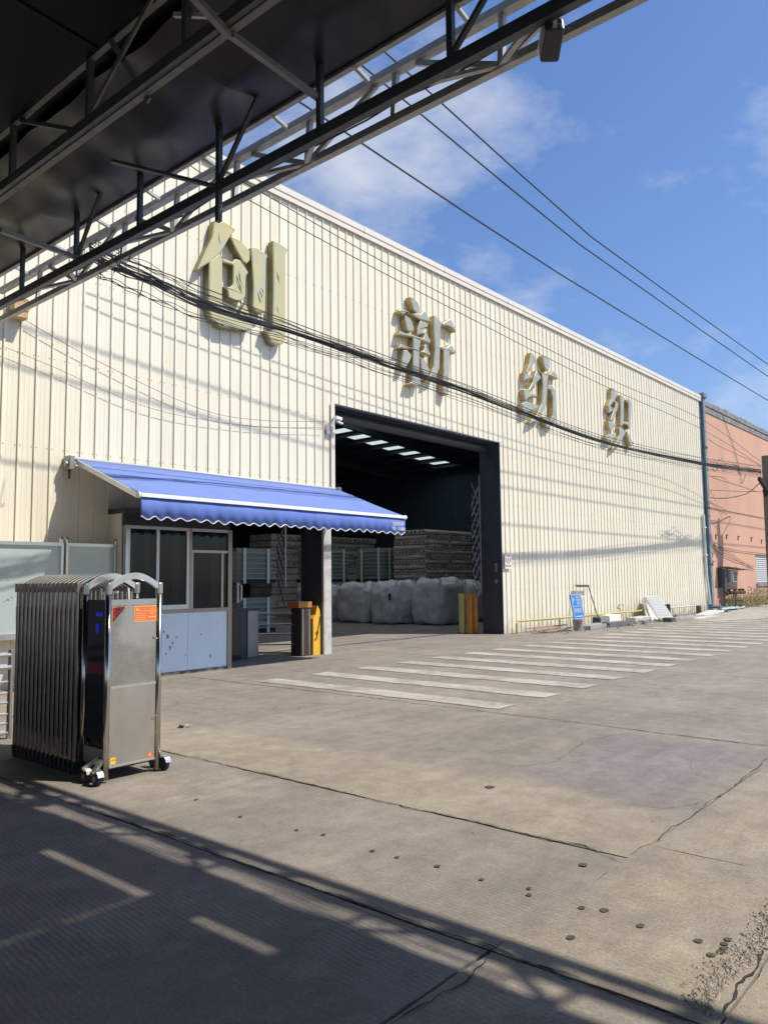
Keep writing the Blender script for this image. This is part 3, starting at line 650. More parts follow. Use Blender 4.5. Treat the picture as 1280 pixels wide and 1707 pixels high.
CH['zhi'] = ((990, 630), 13.13, [
 [(390,210),(430,220),(505,350),(470,450),(380,590),(320,600),(370,450)],
 [(300,590),(350,580),(400,680),(430,700),(330,770),(310,680)],
 [(470,500),(530,560),(520,640),(420,950),(350,920),(400,780),(450,650)],
 [(310,930),(400,960),(500,1040),(340,1140),(320,1050)],
 [(260,1250),(360,1230),(480,1200),(470,1290),(380,1360),(300,1400),(250,1330)],
 [(560,370),(600,380),(660,470),(640,600),(640,1000),(610,1050),(570,1040),(580,700)],
 [(660,480),(760,425),(810,550),(800,1090),(770,1120),(745,1120),(750,560),(680,500)],
 [(640,950),(745,970),(745,1040),(640,1000)],
 [(550,1100),(590,1090),(690,1190),(600,1380),(500,1490),(390,1580),(390,1540),(480,1420),(545,1250)],
 [(700,1170),(740,1190),(850,1420),(840,1470),(790,1500),(760,1400)]])
lab = {'chuang': 'largest golden jade character at the left end of the row, with a tall hooked stroke',
       'xin': 'second golden character over the doorway, built of many short strokes',
       'fang': 'third golden character from the left, right of the doorway',
       'zhi': 'smallest looking golden character at the far right of the row, with a boxed part'}
def stroke(poly, parent, face, org, seed):
    """one carved stroke: dished sides, rounded lip, face with a ridge"""
    r = random.Random(seed)
    P = [(p.x, p.z) for p in poly]; n = len(P)
    A = sum(P[i][0]*P[(i+1) % n][1]-P[(i+1) % n][0]*P[i][1] for i in range(n))
    if A < 0: P = P[::-1]
    # refine and smooth outline slightly
    Q = []
    for i in range(n):
        a, b = P[i], P[(i+1) % n]
        Q += [(a[0]*.93+b[0]*.07, a[1]*.93+b[1]*.07), (a[0]*.07+b[0]*.93, a[1]*.07+b[1]*.93)]
    n = len(Q)
    def inset(d):
        R = []
        for i in range(n):
            a, b, c = Vector(Q[i-1]), Vector(Q[i]), Vector(Q[(i+1) % n])
            e1 = (b-a).normalized(); e2 = (c-b).normalized(); nn = Vector((-(e1.y+e2.y), e1.x+e2.x))
            if nn.length < 1e-6: nn = Vector((-e1.y, e1.x))
            nn.normalize(); R.append((b.x+nn.x*d, b.y+nn.y*d))
        return R
    bm = bmesh.new()
    rings = [(inset(.002), D-.028), (inset(.001), D-.09), (inset(0), D-.168), (inset(.004), D-.178), (inset(.022), D-.190)]
    V = []
    for pts, y in rings: V.append([bm.verts.new((x-org.x, y-org.y, z-org.z)) for x, z in pts])
    for k in range(len(V)-1):
        for i in range(n):
            f = bm.faces.new((V[k][i], V[k][(i+1) % n], V[k+1][(i+1) % n], V[k+1][i])); f.material_index = (1, 1, 2, 0)[k]
    from mathutils.geometry import tessellate_polygon
    tess = tessellate_polygon([[Vector((x, z, 0)) for x, z in rings[0][0]]])
    for a_, b_, c_ in tess:
        for ring, mi in ((V[-1], 0), (V[0], 1)):
            try:
                f = bm.faces.new((ring[a_], ring[b_], ring[c_])); f.material_index = mi
            except ValueError: pass
    bmesh.ops.recalc_face_normals(bm, faces=bm.faces)
    me = bpy.data.meshes.new('stroke'); bm.to_mesh(me); bm.free()
    for m in (face, GOLD if face is JADEG else OLIVE, LIP): me.materials.append(m)
    o = bpy.data.objects.new('stroke', me); COL.objects.link(o); o.parent = parent; ORI[o.name] = org
    return o
for key, (off, sc, strokes) in CH.items():
    allp = [q for s_ in strokes for q in tr(s_, off, sc)]
    org = Vector((sum(p.x for p in allp)/len(allp), D, min(p.z for p in allp)))
    t_ = thing('sign_character', org, lab[key], 'sign character', 'carved golden characters along the warehouse wall')
    for i, s_ in enumerate(strokes):
        P = tr(s_, off, sc); o = stroke(P, t_, JADE if key == 'chuang' else JADEG, org, i)
        # carved veins: short dark wavy gouges proud of the face by a hair
        xs = [p.x for p in P]; zs = [p.z for p in P]; h = max(zs)-min(zs); w = max(xs)-min(xs)
        if h > .55 and key in ('chuang', 'xin'):
            mb = MB()
            for q in range(8 if key == 'chuang' else 3):
                x0 = min(xs)+w*rnd.uniform(.35, .65); z0 = min(zs)+h*rnd.uniform(.25, .8); ln = rnd.uniform(.10, .26); pts = []
                for u in range(5):
                    pts.append((x0+u/4*ln*.4+rnd.uniform(-.02, .02), z0-u/4*ln*rnd.uniform(.85, 1.1)))
                def inside(x, z):
                    c = False; m_ = len(P)
                    for a in range(m_):
                        A_, B_ = P[a], P[a-1]
                        if (A_.z > z) != (B_.z > z) and x < (B_.x-A_.x)*(z-A_.z)/(B_.z-A_.z)+A_.x: c = not c
                    return c
                if not all(inside(x, z) and inside(x-.05, z) and inside(x+.05, z) for x, z in pts): continue
                ws = [.001, .008, .012, .007, .001]
                mb.add([(x-ws[u], D-.1925, z) for u, (x, z) in enumerate(pts)]+[(x+ws[u], D-.1925, z) for u, (x, z) in enumerate(pts)], [(u, u+1, u+6, u+5) for u in range(4)])
            if mb.v: mb.build('carved_vein', VEIN, o)

# ================================================================== AWNING
AX0, AX1 = 5.98, 11.80
aw = thing('awning', (8.9, 11.4, 3.4), 'blue retractable awning with scalloped valance over the guard booth', 'awning')
nx = 60; mb = MB(); rows = [(11.40, 3.43, 0), (10.9, 3.245, .004), (10.35, 3.035, .010), (9.95, 2.885, .006), (9.56, 2.745, 0)]
vs = []
for r_, (y, z, sag) in enumerate(rows):
    for k in range(nx+1):
        x = AX0+.005+(AX1-AX0-.01)*k/nx
        vs.append((x, y, z-sag*(1+.3*sin(x*2.3))+(.004*sin(x*5.3+r_)+.003*sin(x*13))*(1 if 0 < r_ < 4 else 0)))
mb.add(vs, [(r*(nx+1)+k, r*(nx+1)+k+1, (r+1)*(nx+1)+k+1, (r+1)*(nx+1)+k) for r in range(4) for k in range(nx)])
o = mb.build('canvas', BLUECAN, aw, smooth=True); md = o.modifiers.new('solid', 'SOLIDIFY'); md.thickness = .003
mb = MB(); 
for (y, z) in ((10.55, 3.12), (10.9, 3.255)): mb.tube([(AX0+.04, y, z), (AX1-.04, y, z+.002)], .006, 6)
mb.build('canvas_seam', mat('seam_blue', (.17, .24, .56), .8), aw)
mb = MB(); mb.tube([(AX0, 9.55, 2.715), (AX1, 9.55, 2.715)], .035, 12); mb.box(AX0, AX1, 9.50, 9.512, 2.69, 2.74); mb.build('front_bar', WHITE, aw)
mb = MB(); mb.tube([(AX1-.01, 9.55, 2.715), (AX1+.03, 9.55, 2.715)], .045, 12); mb.build('end_cap', WHITE, aw); mb = MB(); mb.tube([(AX0-.03, 9.55, 2.715), (AX0+.01, 9.55, 2.715)], .045, 12); mb.build('end_cap', WHITE, aw)
mb = MB(); mb.tube([(AX0-.05, 11.40, 3.42), (AX1+.05, 11.40, 3.42)], .04, 10); mb.build('roller_tube', ALU, aw)
# valance with scallops
ns = 26; seg = 10; top = []; bot = []; pw = (AX1-AX0-.02)/ns
for k in range(ns*seg+1):
    x = AX0+.01+pw*k/seg; ph = (k % seg)/seg
    zb = 2.405-.045*abs(sin(pi*(k/seg)))**1.0+.0
    zb = 2.40+(.022+.004*sin(k*.13))*cos(2*pi*k/seg+.25*sin(k*.051))+.006*sin(x*3.1)
    yb = 9.535+.012*sin(x*7)+.006*sin(x*19)
    top.append((x, 9.525, 2.69)); bot.append((x, yb, zb))
n = len(top); mb = MB(); mid = [((a[0]), (a[1]+b[1])/2-.004, (a[2]+b[2])/2) for a, b in zip(top, bot)]
mb.add(top+mid+bot, [(r*n+k, r*n+k+1, (r+1)*n+k+1, (r+1)*n+k) for r in range(2) for k in range(n-1)])
o = mb.build('valance', BLUEVAL, aw, smooth=True); md = o.modifiers.new('solid', 'SOLIDIFY'); md.thickness = .003
mb = MB(); mb.tube([(b[0], b[1]-.003, b[2]) for b in bot], .007, 5); mb.build('white_piping', WHITE, o)
text('printed_lettering', '创新纺织', (11.40, 9.515, 2.545), (1, 0, 0), (0, 0, 1), .085, WHITE, o, 'small white printed lettering, upper line')
text('printed_lettering', 'TEL 135880', (11.37, 9.515, 2.455), (1, 0, 0), (0, 0, 1), .085, WHITE, o, 'small white printed lettering, lower line')
mb = MB(); mb.bar((AX0+.0, 11.3, 3.365), (AX0+.0, 9.6, 2.715), .03, .07); mb.build('folding_arm', ALU, aw)
mb = MB(); mb.bar((AX0+.10, 11.3, 3.34), (AX0+1.7, 10.5, 2.98), .04, .06); mb.bar((AX0+1.7, 10.5, 2.98), (AX0+.25, 9.62, 2.69), .04, .06); mb.build('folding_arm', ALU, aw)
mb = MB(); mb.bar((AX1-.10, 11.3, 3.34), (AX1-1.7, 10.5, 2.98), .04, .06); mb.bar((AX1-1.7, 10.5, 2.98), (AX1-.25, 9.62, 2.69), .04, .06); mb.build('folding_arm', ALU, aw)
for x in (AX0-.07, AX1+.02):
    mb = MB(); mb.box(x-.05, x+.03, 11.28, 11.48, 3.24, 3.46); mb.box(x-.07, x+.05, 11.32, 11.44, 3.28, 3.38); mb.tube([(x-.09, 11.36, 3.33), (x+.06, 11.36, 3.33)], .05, 8)
    mb.build('wall_bracket', mat('cast_bracket', (.38, .36, .33), .45, .5, var=.3, vscale=25), aw, bevel=.008)
mb = MB(); mb.tube([(AX0-.10, 11.33, 3.26), (AX0-.10, 11.33, 3.10)], .02, 8); mb.build('crank_eye', RUB, aw)

# ================================================================== GUARD BOOTH
WOODD = mat('desk_wood', (.36, .27, .18), .5)
bo = thing('guard_booth', (7.7, 11.0, 0), 'small guard booth with dark sliding windows and pale blue lower panels under the awning', 'guard booth')
Y0 = 11.0
def part(name, boxes, m, parent=bo, label=None, **kw):
    mb = MB()
    for b_ in boxes: mb.box(*b_)
    return mb.build(name, m, parent, label=label, **kw)
part('booth_roof', [(6.62, 8.76, Y0-.02, 13.6, 2.60, 2.68)], STEELDK)
part('header', [(6.655, 8.70, Y0+.005, Y0+.10, 2.41, 2.60)], mat('header_black', (.025, .028, .032), .4))
for x0, x1, m in ((6.655, 6.70, ALU), (8.655, 8.74, BRONZE)):
    part('corner_post', [(x0, x1, Y0-.012, Y0+.07, .01, 2.41)], m)
part('window_post', [(7.845, 7.90, Y0-.005, Y0+.06, 1.0, 2.41)], BRONZE)
part('top_rail', [(6.70, 7.845, Y0-.003, Y0+.055, 2.36, 2.41), (7.90, 8.655, Y0-.003, Y0+.055, 2.36, 2.41)], ALU)
part('sill_rail', [(6.70, 7.845, Y0-.010, Y0+.06, 1.00, 1.06), (7.90, 8.655, Y0-.010, Y0+.06, 1.00, 1.06)], BRONZE)
fr = part('window_frame', [(6.70, 7.845, Y0-.004, Y0+.05, 1.062, 1.135), (6.70, 6.735, Y0-.004, Y0+.05, 1.135, 2.355), (7.80, 7.843, Y0-.004, Y0+.05, 1.135, 2.355), (7.215, 7.265, Y0-.006, Y0+.045, 1.135, 2.355)], mat('white_alu', (.66, .68, .70), .35, .2), label='white framed sliding window')
part('pane', [(6.737, 7.213, Y0+.018, Y0+.022, 1.137, 2.353)], GLASS, fr); part('pane', [(7.267, 7.798, Y0+.026, Y0+.030, 1.137, 2.353)], GLASS, fr)
fr = part('window_frame', [(7.902, 8.652, Y0+.0, Y0+.045, 2.00, 2.045), (8.52, 8.56, Y0+.0, Y0+.04, 1.062, 1.998), (7.902, 7.93, Y0+.0, Y0+.04, 1.062, 1.998)], mat('beige_alu', (.50, .45, .37), .4, .3), label='beige framed window with transom')
part('pane', [(7.932, 8.518, Y0+.018, Y0+.022, 1.064, 1.998)], GLASS, fr); part('pane', [(7.902, 8.652, Y0+.018, Y0+.022, 2.047, 2.355)], GLASS, fr); part('pane', [(8.562, 8.652, Y0+.018, Y0+.022, 1.064, 1.998)], GLASS, fr)
for x0, x1 in ((6.703, 7.27), (7.276, 7.842), (7.848, 8.652)):
    part('lower_panel', [(x0, x1, Y0+.012, Y0+.03, .05, .998)], BOOTHBL)
part('base_rail', [(6.703, 8.652, Y0+.0, Y0+.06, .0, .048)], mat('base_dark', (.12, .11, .10), .7))
mb = MB()
for (x, z, r) in [(7.45, .62, .03), (7.55, .52, .022), (7.38, .70, .02), (7.62, .60, .015), (7.5, .45, .03), (8.1, .62, .012), (8.45, .8, .01), (7.3, .85, .012), (7.42, .35, .02), (7.8, .3, .015), (8.3, .25, .02)]:
    n_ = 9; mb.add([(x+r*rnd.uniform(.3, 1.2)*cos(q*2*pi/n_), Y0+.0105, z+r*1.6*rnd.uniform(.3, 1.2)*sin(q*2*pi/n_)) for q in range(n_)], [tuple(range(n_))])
mb.build('scuff_mark', mat('scuff', (.20, .24, .32), .7), bo)
part('side_wall', [(8.69, 8.735, Y0+.10, 13.55, 0, 2.60)], BACK)
part('side_wall', [(6.63, 6.66, Y0+.10, 13.55, 0, 2.60)], CREAMTRIM)
part('back_wall', [(6.66, 8.69, 13.5, 13.55, 0, 2.60)], BACK)
CURT = mat('curtain', (.45, .46, .42), .9)
for x0, x1 in ((6.74, 6.92), (7.10, 7.20), (7.62, 7.79), (8.42, 8.60)):
    mb = MB(); n_ = 24; vs = []
    for q in range(n_+1):
        x = x0+(x1-x0)*q/n_; y = Y0+.16+.018*sin(q*1.9); vs += [(x, y, 1.10), (x, y, 2.36)]
    mb.add(vs, [(2*q, 2*q+1, 2*q+3, 2*q+2) for q in range(n_)]); mb.build('curtain', CURT, bo)
mb = MB(); mb.bar((8.76, 11.62, 1.05), (9.62, 11.84, 1.05), .03, 2.05); dl_ = mb.build('door_leaf', GLASS, bo, label='open dark glass door leaf')
mb = MB(); hx = 9.47
mb.tube([(hx, 11.77, 1.12), (hx-.03, 11.70, 1.12), (hx-.035, 11.69, 1.22), (hx-.035, 11.69, 1.40), (hx-.03, 11.70, 1.47), (hx, 11.77, 1.47)], .018, 8)
mb.tube([(hx+.06, 11.79, 1.12), (hx+.06, 11.70, 1.16), (hx+.06, 11.70, 1.43), (hx+.06, 11.79, 1.47)], .014, 8)
mb.build('door_handle', WHITE, dl_)

# notice boards along the wall left of the booth
def board(x0, x1, label):
    t_ = thing('notice_board', ((x0+x1)/2, 11.25, 0), label, 'notice board', 'stainless notice boards along the wall')
    part('frame', [(x0, x1, 11.19, 11.27, 2.06, 2.11), (x0, x1, 11.19, 11.27, .72, .80), (x0, x0+.035, 11.19, 11.27, .80, 2.06), (x1-.035, x1, 11.19, 11.27, .80, 2.06)], STBR, t_)
    part('display_glass', [(x0+.036, x1-.036, 11.225, 11.24, .801, 2.059)], BOARDW, t_)
    for x in (x0+.02, x1-.02):
        mb = MB(); mb.tube([(x, 11.23, 0), (x, 11.23, 2.16)], .028, 10); mb.lathe((x, 11.23, 2.16), [(.028, 0), (.034, .01), (.02, .035), (.005, .045)], 10); mb.build('leg', STST, t_)
    part('back_panel', [(x0+.03, x1-.03, 11.245, 11.262, .79, 2.06)], CREAMTRIM, t_)
    return t_
board(5.79, 6.64, 'narrow glass notice board in a steel frame, beside the booth, wholly in the awning shade')
t_ = board(3.9, 5.75, 'wide pale glass notice board behind the retractable gate, half in sun, beside the narrow one')
mb = MB()
for (px, py, r) in [(14, 968, .012), (14, 1000, .035), (20, 996, .02), (8, 1003, .02)]:
    p = onY(px, py, 11.22); n_ = 8; mb.add([(p.x+r*rnd.uniform(.3, 1.4)*cos(q*2*pi/n_), 11.2235, p.z+.45*r*rnd.uniform(.3, 1.4)*sin(q*2*pi/n_)) for q in range(n_)], [tuple(range(n_))])
mb.build('dirt_mark', mat('dirt', (.12, .12, .11), .8), t_)

# ================================================================== RETRACTABLE GATE
ga = thing('retractable_gate', (3.44, 5.7, 0), 'folded stainless steel retractable gate on wheels with orange warning stickers', 'gate')
GX0, GX1, GY = 3.215, 3.665, 5.54
def post(x, y, z0=.02, z1=1.50, r=.024, name='post', m=STST):
    mb = MB(); mb.tube([(x, y, z0), (x, y, z1-.07)], r, 12); o = mb.build(name, m, ga, smooth=False)
    for p in o.data.polygons: p.use_smooth = len(p.vertices) == 4
    mb = MB(); mb.lathe((x, y, z1-.07), [(r*1.18, -.015), (r*1.18, .062), (r*.9, .07)], 12); mb.build('post_cap', STBR, o)
    return o
for x in (GX0, GX1):
    post(x, GY); post(x, GY+.34)
def arch(y, x0=GX0, x1=GX1, m=STBR, parent=ga, w=.035):
    mb = MB(); n_ = 14; vs = []
    for k in range(n_+1):
        u = k/n_; x = x0+.015+(x1-x0-.03)*u; zc = 1.475+.085*sin(pi*u)
        for (dy, dz) in ((-w/2, -.028), (w/2, -.028), (w/2, .022), (-w/2, .022)): vs.append((x, y+dy, zc+dz))
    fs = [(4*k+a, 4*k+(a+1) % 4, 4*k+4+(a+1) % 4, 4*k+4+a) for k in range(n_) for a in range(4)]+[(0, 3, 2, 1), (4*n_, 4*n_+1, 4*n_+2, 4*n_+3)]
    mb.add(vs, fs); return mb.build('arch', m, parent)
ALUB = mat('arch_alu', (.72, .72, .71), .22, .9)
arch(GY, m=ALUB); arch(GY+.34, m=ALUB)
part('top_rail', [(GX0+.024, GX1-.024, GY-.004, GY+.02, 1.325, 1.372)], STBR, ga)
dr = part('door_panel', [(GX0+.026, GX1-.026, GY-.002, GY+.014, .712, 1.322)], PERF, ga, 'upper embossed steel panel')
dr2 = part('door_panel', [(GX0+.026, GX1-.026, GY-.003, GY+.013, .10, .705)], STBR, ga, 'lower plain steel panel')
part('trim_strip', [(GX0+.026, GX1-.026, GY-.009, GY-.0032, .693, .712), (GX0+.026, GX1-.026, GY-.009, GY-.0032, .10, .115)], ALUB, ga)
for z, pr_ in ((1.06, dr), (.42, dr2)):
    mb = MB(); mb.lathe((GX1-.045, GY-.002, z), [(.012, 0), (.012, -.006), (.006, -.009)], 10, 'y'); mb.build('lock', STST, pr_)
# stickers (flat print)
def flat(name, pts, y, m, parent, label=None):
    mb = MB(); mb.add([(x, y, z) for x, z in pts], [tuple(range(len(pts)))]); return mb.build(name, m, parent, label=label)
st = flat('triangle_sticker', [(3.243, 1.318), (3.375, 1.318), (3.243, 1.180)], GY-.0045, YLINE, ga, 'red corner sticker with pale border')
flat('sticker_print', [(3.249, 1.312), (3.358, 1.312), (3.249, 1.198)], GY-.0052, RED, st)
for k in range(4): flat('sticker_print', [(3.262+.018*k, 1.232+.02*k), (3.272+.018*k, 1.238+.02*k), (3.268+.018*k, 1.248+.02*k), (3.258+.018*k, 1.242+.02*k)], GY-.0058, mat('pinkprint', (.8, .3, .2), .5), st)
st = flat('warning_sticker', [(3.435, 1.195), (3.637, 1.195), (3.637, 1.318), (3.435, 1.318)], GY-.0045, YLINE, ga, 'orange warning sticker')
flat('sticker_print', [(3.440, 1.200), (3.632, 1.200), (3.632, 1.313), (3.440, 1.313)], GY-.0052, ORSTK, st)
flat('sticker_print', [(3.450, 1.284), (3.476, 1.284), (3.463, 1.306)], GY-.0058, YLINE, st)
PK = mat('sticker_pale', (.92, .42, .25), .5)
flat('sticker_print', [(3.445, 1.276), (3.56, 1.276), (3.56, 1.279), (3.445, 1.279)], GY-.0058, YLINE, st)
for k in range(4): flat('sticker_print', [(3.448, 1.208+.016*k), (3.555-.01*(k % 2), 1.208+.016*k), (3.555-.01*(k % 2), 1.213+.016*k), (3.448, 1.213+.016*k)], GY-.0058, PK, st)
text('sticker_lettering', '警示标志', (3.482, GY-.0062, 1.286), (1, 0, 0), (0, 0, 1), .019, PK, st, thick=.0002)
mb = MB(); n_ = 20; cx_, cz_ = 3.596, 1.275
mb.add([(cx_+r*cos(2*pi*k/n_), GY-.006, cz_+r*sin(2*pi*k/n_)) for r in (.024, .020) for k in range(n_)], [(k, (k+1) % n_, n_+(k+1) % n_, n_+k) for k in range(n_)])
mb.add([(cx_+.003, GY-.006, cz_+.016), (cx_-.008, GY-.006, cz_), (cx_+.001, GY-.006, cz_), (cx_-.003, GY-.006, cz_-.016), (cx_+.009, GY-.006, cz_+.003), (cx_+.001, GY-.006, cz_+.003)], [(0, 1, 2, 3, 4, 5)])
mb.build('sticker_print', YLINE, st)
flat('sticker_print', [(3.565, 1.222), (3.628, 1.222), (3.628, 1.234), (3.565, 1.234)], GY-.0058, PK, st)
st = flat('socket_sticker', [(3.252, .125), (3.298, .125), (3.298, .175), (3.252, .175)], GY-.0045, YSTK, ga, 'small yellow square sticker')
for dx in (.015, .03): flat('sticker_print', [(3.252+dx, .148), (3.257+dx, .148), (3.257+dx, .162), (3.252+dx, .162)], GY-.0052, RUB, st)
st = flat('triangle_sticker', [(3.565, .128), (3.625, .128), (3.595, .182)], GY-.0045, ORSTK, ga, 'small orange triangle sticker')
flat('sticker_print', [(3.586, .138), (3.604, .138), (3.595, .16)], GY-.0052, YLINE, st)
# side control panel
cp = part('control_panel', [(GX0-.002, GX0+.012, GY+.028, GY+.312, .30, 1.372)], BLKP, ga, 'black side panel with a blue lit display')
part('display', [(GX0-.006, GX0-.0025, GY+.07, GY+.17, 1.245, 1.275)], LED, cp)
part('display', [(GX0-.006, GX0-.0025, GY+.12, GY+.17, 1.12, 1.185)], LED, cp)
part('display_frame', [(GX0-.005, GX0-.0022, GY+.10, GY+.19, 1.10, 1.105), (GX0-.005, GX0-.0022, GY+.10, GY+.19, 1.195, 1.20)], mat('disp_frame', (.01, .01, .09), .4), cp)
part('name_plate', [(GX0-.006, GX0-.0025, GY+.04, GY+.29, .80, .89)], REDD, cp)
part('far_side_panel', [(GX1-.012, GX1+.002, GY+.028, GY+.312, .30, 1.372)], STBR, ga)
part('motor_case', [(GX0+.03, GX1-.03, GY+.05, GY+.30, .075, .30)], BLKP, ga)
part('chassis_rail', [(GX0-.005, GX0+.02, GY+.02, GY+.60, .12, .24)], STBR, ga); part('chassis_rail', [(GX1-.02, GX1+.005, GY+.02, GY+.60, .12, .24)], STBR, ga)
# folding sections behind the head
NS = 15
def wheel(x, y, parent=ga, r=.052):
    mb = MB(); mb.lathe((x, y, r), [(r*.82, -.02), (r, -.014), (r, .014), (r*.82, .02)], 18, 'x'); w_ = mb.build('wheel', RUB, parent)
    mb = MB(); mb.lathe((x, y, r), [(r*.5, -.023), (r*.5, .023)], 12, 'x')
    for q in range(5): a = q*2*pi/5; mb.bar((x, y, r), (x, y+r*.72*cos(a), r+r*.72*sin(a)), .046, .010, (1, 0, 0))
    mb.build('rim', mat('rim_dark', (.16, .16, .16), .35, .8), w_)
    mb = MB(); n_ = 7; vs = []
    for k in range(n_+1):
        a = radians(15)+radians(150)*k/n_
        for dx in (-.025, .025): vs.append((x+dx, y+(r+.014)*cos(a), r+(r+.014)*sin(a)))
    mb.add(vs, [(2*k, 2*k+1, 2*k+3, 2*k+2) for k in range(n_)]); mb.build('mudguard', STBR, w_)
    return w_
wheel(3.125, 5.50); wheel(3.125, 5.66); wheel(3.725, 5.53); wheel(3.725, 5.68)
mb = MB(); mb.bar((3.10, 5.50, .10), (3.2, 5.56, .17), .03, .03); mb.bar((3.10, 5.66, .10), (3.2, 5.62, .17), .03, .03); mb.bar((3.74, 5.53, .10), (3.67, 5.56, .17), .03, .03); mb.build('axle_bracket', ALUB, ga)
s0 = None; ya, yb = GY+.40, GY+.40+.074*(NS-1)
mb = MB(); r = .021
for x in (GX0-.03, GX1+.03): mb.tube([(x, ya, .05), (x, ya, 1.43)], r, 10)
for z in (.35, .75, 1.15): mb.bar((GX0-.03, ya, z), (GX1+.03, ya, z), .012, .02)
s0 = mb.build('gate_section', STDK, ga)
for x in (GX0-.03, GX1+.03): mb = MB(); mb.box(x-.026, x+.026, ya-.028, ya+.028, 1.43, 1.505); mb.build('post_cap', CAPM, s0)
arch(ya, GX0-.03, GX1+.03, ALUB, s0, .03)
mb = MB(); mb.bar((GX0-.02, ya, .2), (GX0-.02, ya+.06, 1.3), .012, .02); mb.bar((GX1+.02, ya+.06, .2), (GX1+.02, ya, 1.3), .012, .02); mb.build('cross_link', STDK, s0)
for x in (GX0-.03, GX1+.03): mb = MB(); mb.lathe((x, ya, .035), [(.03, -.012), (.035, 0), (.03, .012)], 10, 'x'); mb.box(x-.02, x+.02, ya-.02, ya+.02, .05, .11); mb.build('castor', RUB, s0)
for k in range(1, NS): clone(s0, ga, (0, .074*k, 0))
mb = MB(); mb.box(GX0+.02, GX1-.02, GY+.36, GY+.40+.074*NS, .25, 1.30); mb.build('dark_infill', BLKP, ga)  # black filler added to darken the gaps between the folded sections
mb = MB()
for x in (GX0+.06, GX0+.30): mb.bar((x, GY+.2, 1.30), (x-.012, GY+.2, 1.46), .014, .02)
mb.bar((GX0+.06, GY+.2, 1.42), (GX0+.20, GY+.2, 1.43), .018, .018); mb.build('lamp_bracket', WHITE, ga)
# stainless railing beyond the gate at the left
ra = thing('steel_railing', (3.0, 7.9, 0), 'low stainless steel railing at the far left behind the folded gate', 'railing')
for x in (1.7, 3.52):
    mb = MB(); mb.tube([(x, 7.85, 0), (x, 7.85, .86)], .025, 10); mb.build('upright', STST, ra)
for z, r in ((.81, .026), (.69, .032), (.55, .012), (.44, .012), (.35, .014), (.24, .014), (.15, .014), (.06, .02)):
    mb = MB(); mb.tube([(1.2, 7.85, z), (3.52, 7.85, z)], r, 8); mb.build('rail', STST, ra)

# ================================================================== PASSAGE: turnstile and barrier machine
tu = thing('turnstile', (10.3, 12.4, 0), 'grey steel access turnstile post with railings in the passage beside the booth', 'turnstile')
mb = MB(); mb.box(10.10, 10.38, 12.2, 12.5, 0, .93); mb.build('post', mat('turn_steel', (.30, .31, .33), .35, .6, var=.2), tu, bevel=.01)
mb = MB(); mb.box(9.7, 10.39, 12.18, 12.52, .93, .97); mb.build('top_plate', STEELDK, tu)
mb = MB(); mb.box(9.75, 10.09, 12.22, 12.48, 0, .92); mb.build('cabinet', STEELDK, tu)
mb = MB(); mb.tube([(10.42, 12.3, .05), (10.42, 12.3, .88)], .018, 8); mb.build('upright', STST, tu)
for z in (.85, .63, .44, .23):
    mb = MB(); mb.tube([(10.42, 12.3, z), (10.98, 11.72, z)], .014, 8); mb.build('rail', STST, tu)
for z in (.63, .44, .23):
    mb = MB(); mb.tube([(8.95, 12.5, z), (9.74, 12.4, z)], .014, 8); mb.build('rail', STST, tu)
t2 = thing('turnstile', (11.05, 11.7, 0), 'dark brown steel turnstile cabinet with orange top beside the yellow barrier', 'turnstile')
mb = MB(); mb.box(10.93, 11.20, 11.55, 11.85, 0, .96); mb.build('cabinet', mat('brown_steel', (.10, .07, .06), .3, .6), t2, bevel=.012)
mb = MB(); mb.box(10.96, 10.985, 11.538, 11.549, .02, .93); mb.box(11.14, 11.165, 11.538, 11.549, .02, .93); mb.build('trim_strip', STBR, t2)
mb = MB(); mb.box(10.85, 11.22, 11.53, 11.87, .962, 1.08); mb.build('reader_head', ORG, t2, bevel=.01)
yb_ = thing('barrier_machine', (11.34, 11.65, 0), 'bright yellow boom barrier housing with a dark cable against the door column', 'barrier')
mb = MB(); mb.add([], []); prism(mb, [(11.24, 0), (11.46, 0), (11.46, .80), (11.42, .92), (11.36, 1.0), (11.31, .82), (11.24, .74)], 11.52, 11.80, inset=-1); mb.build('housing', YEL, yb_)
mb = MB(); mb.tube([(11.30, 11.51, .45), (11.33, 11.505, .42), (11.40, 11.505, .62), (11.43, 11.505, .78)], .008, 6); mb.tube([(11.27, 11.51, .32), (11.32, 11.505, .32), (11.37, 11.505, .48)], .008, 6); mb.build('cable', RUB, yb_)
# scissor gates folded at both sides of the door
def scissor(x, y, z0, z1, label, ly=.28):
    t_ = thing('scissor_gate', (x, y, 0), label, 'folding gate', 'folded lattice gates')
    n_ = int((z1-z0)/.30)
    mb0 = MB()
    for k in range(n_):
        z = z0+k*(z1-z0)/n_
        mb = MB(); mb.bar((x, y, z), (x+.02, y+ly, z+.62), .012, .03); mb.build('slat', ALU if k % 2 else STBR, t_)
        mb = MB(); mb.bar((x+.03, y+ly, z), (x+.02, y, z+.55), .012, .03); mb.build('slat', CANST, t_)
    mb = MB(); mb.bar((x, y-.01, z0+.4), (x, y-.01, z1+.5), .02, .035, (1, 0, 0)); mb.build('rail', ALU, t_)
scissor(18.14, 12.0, .75, 3.9, 'folded lattice gate leaning inside the right door column')
scissor(11.0, 12.1, 1.0, 2.5, 'short folded lattice gate hanging inside the left door column')
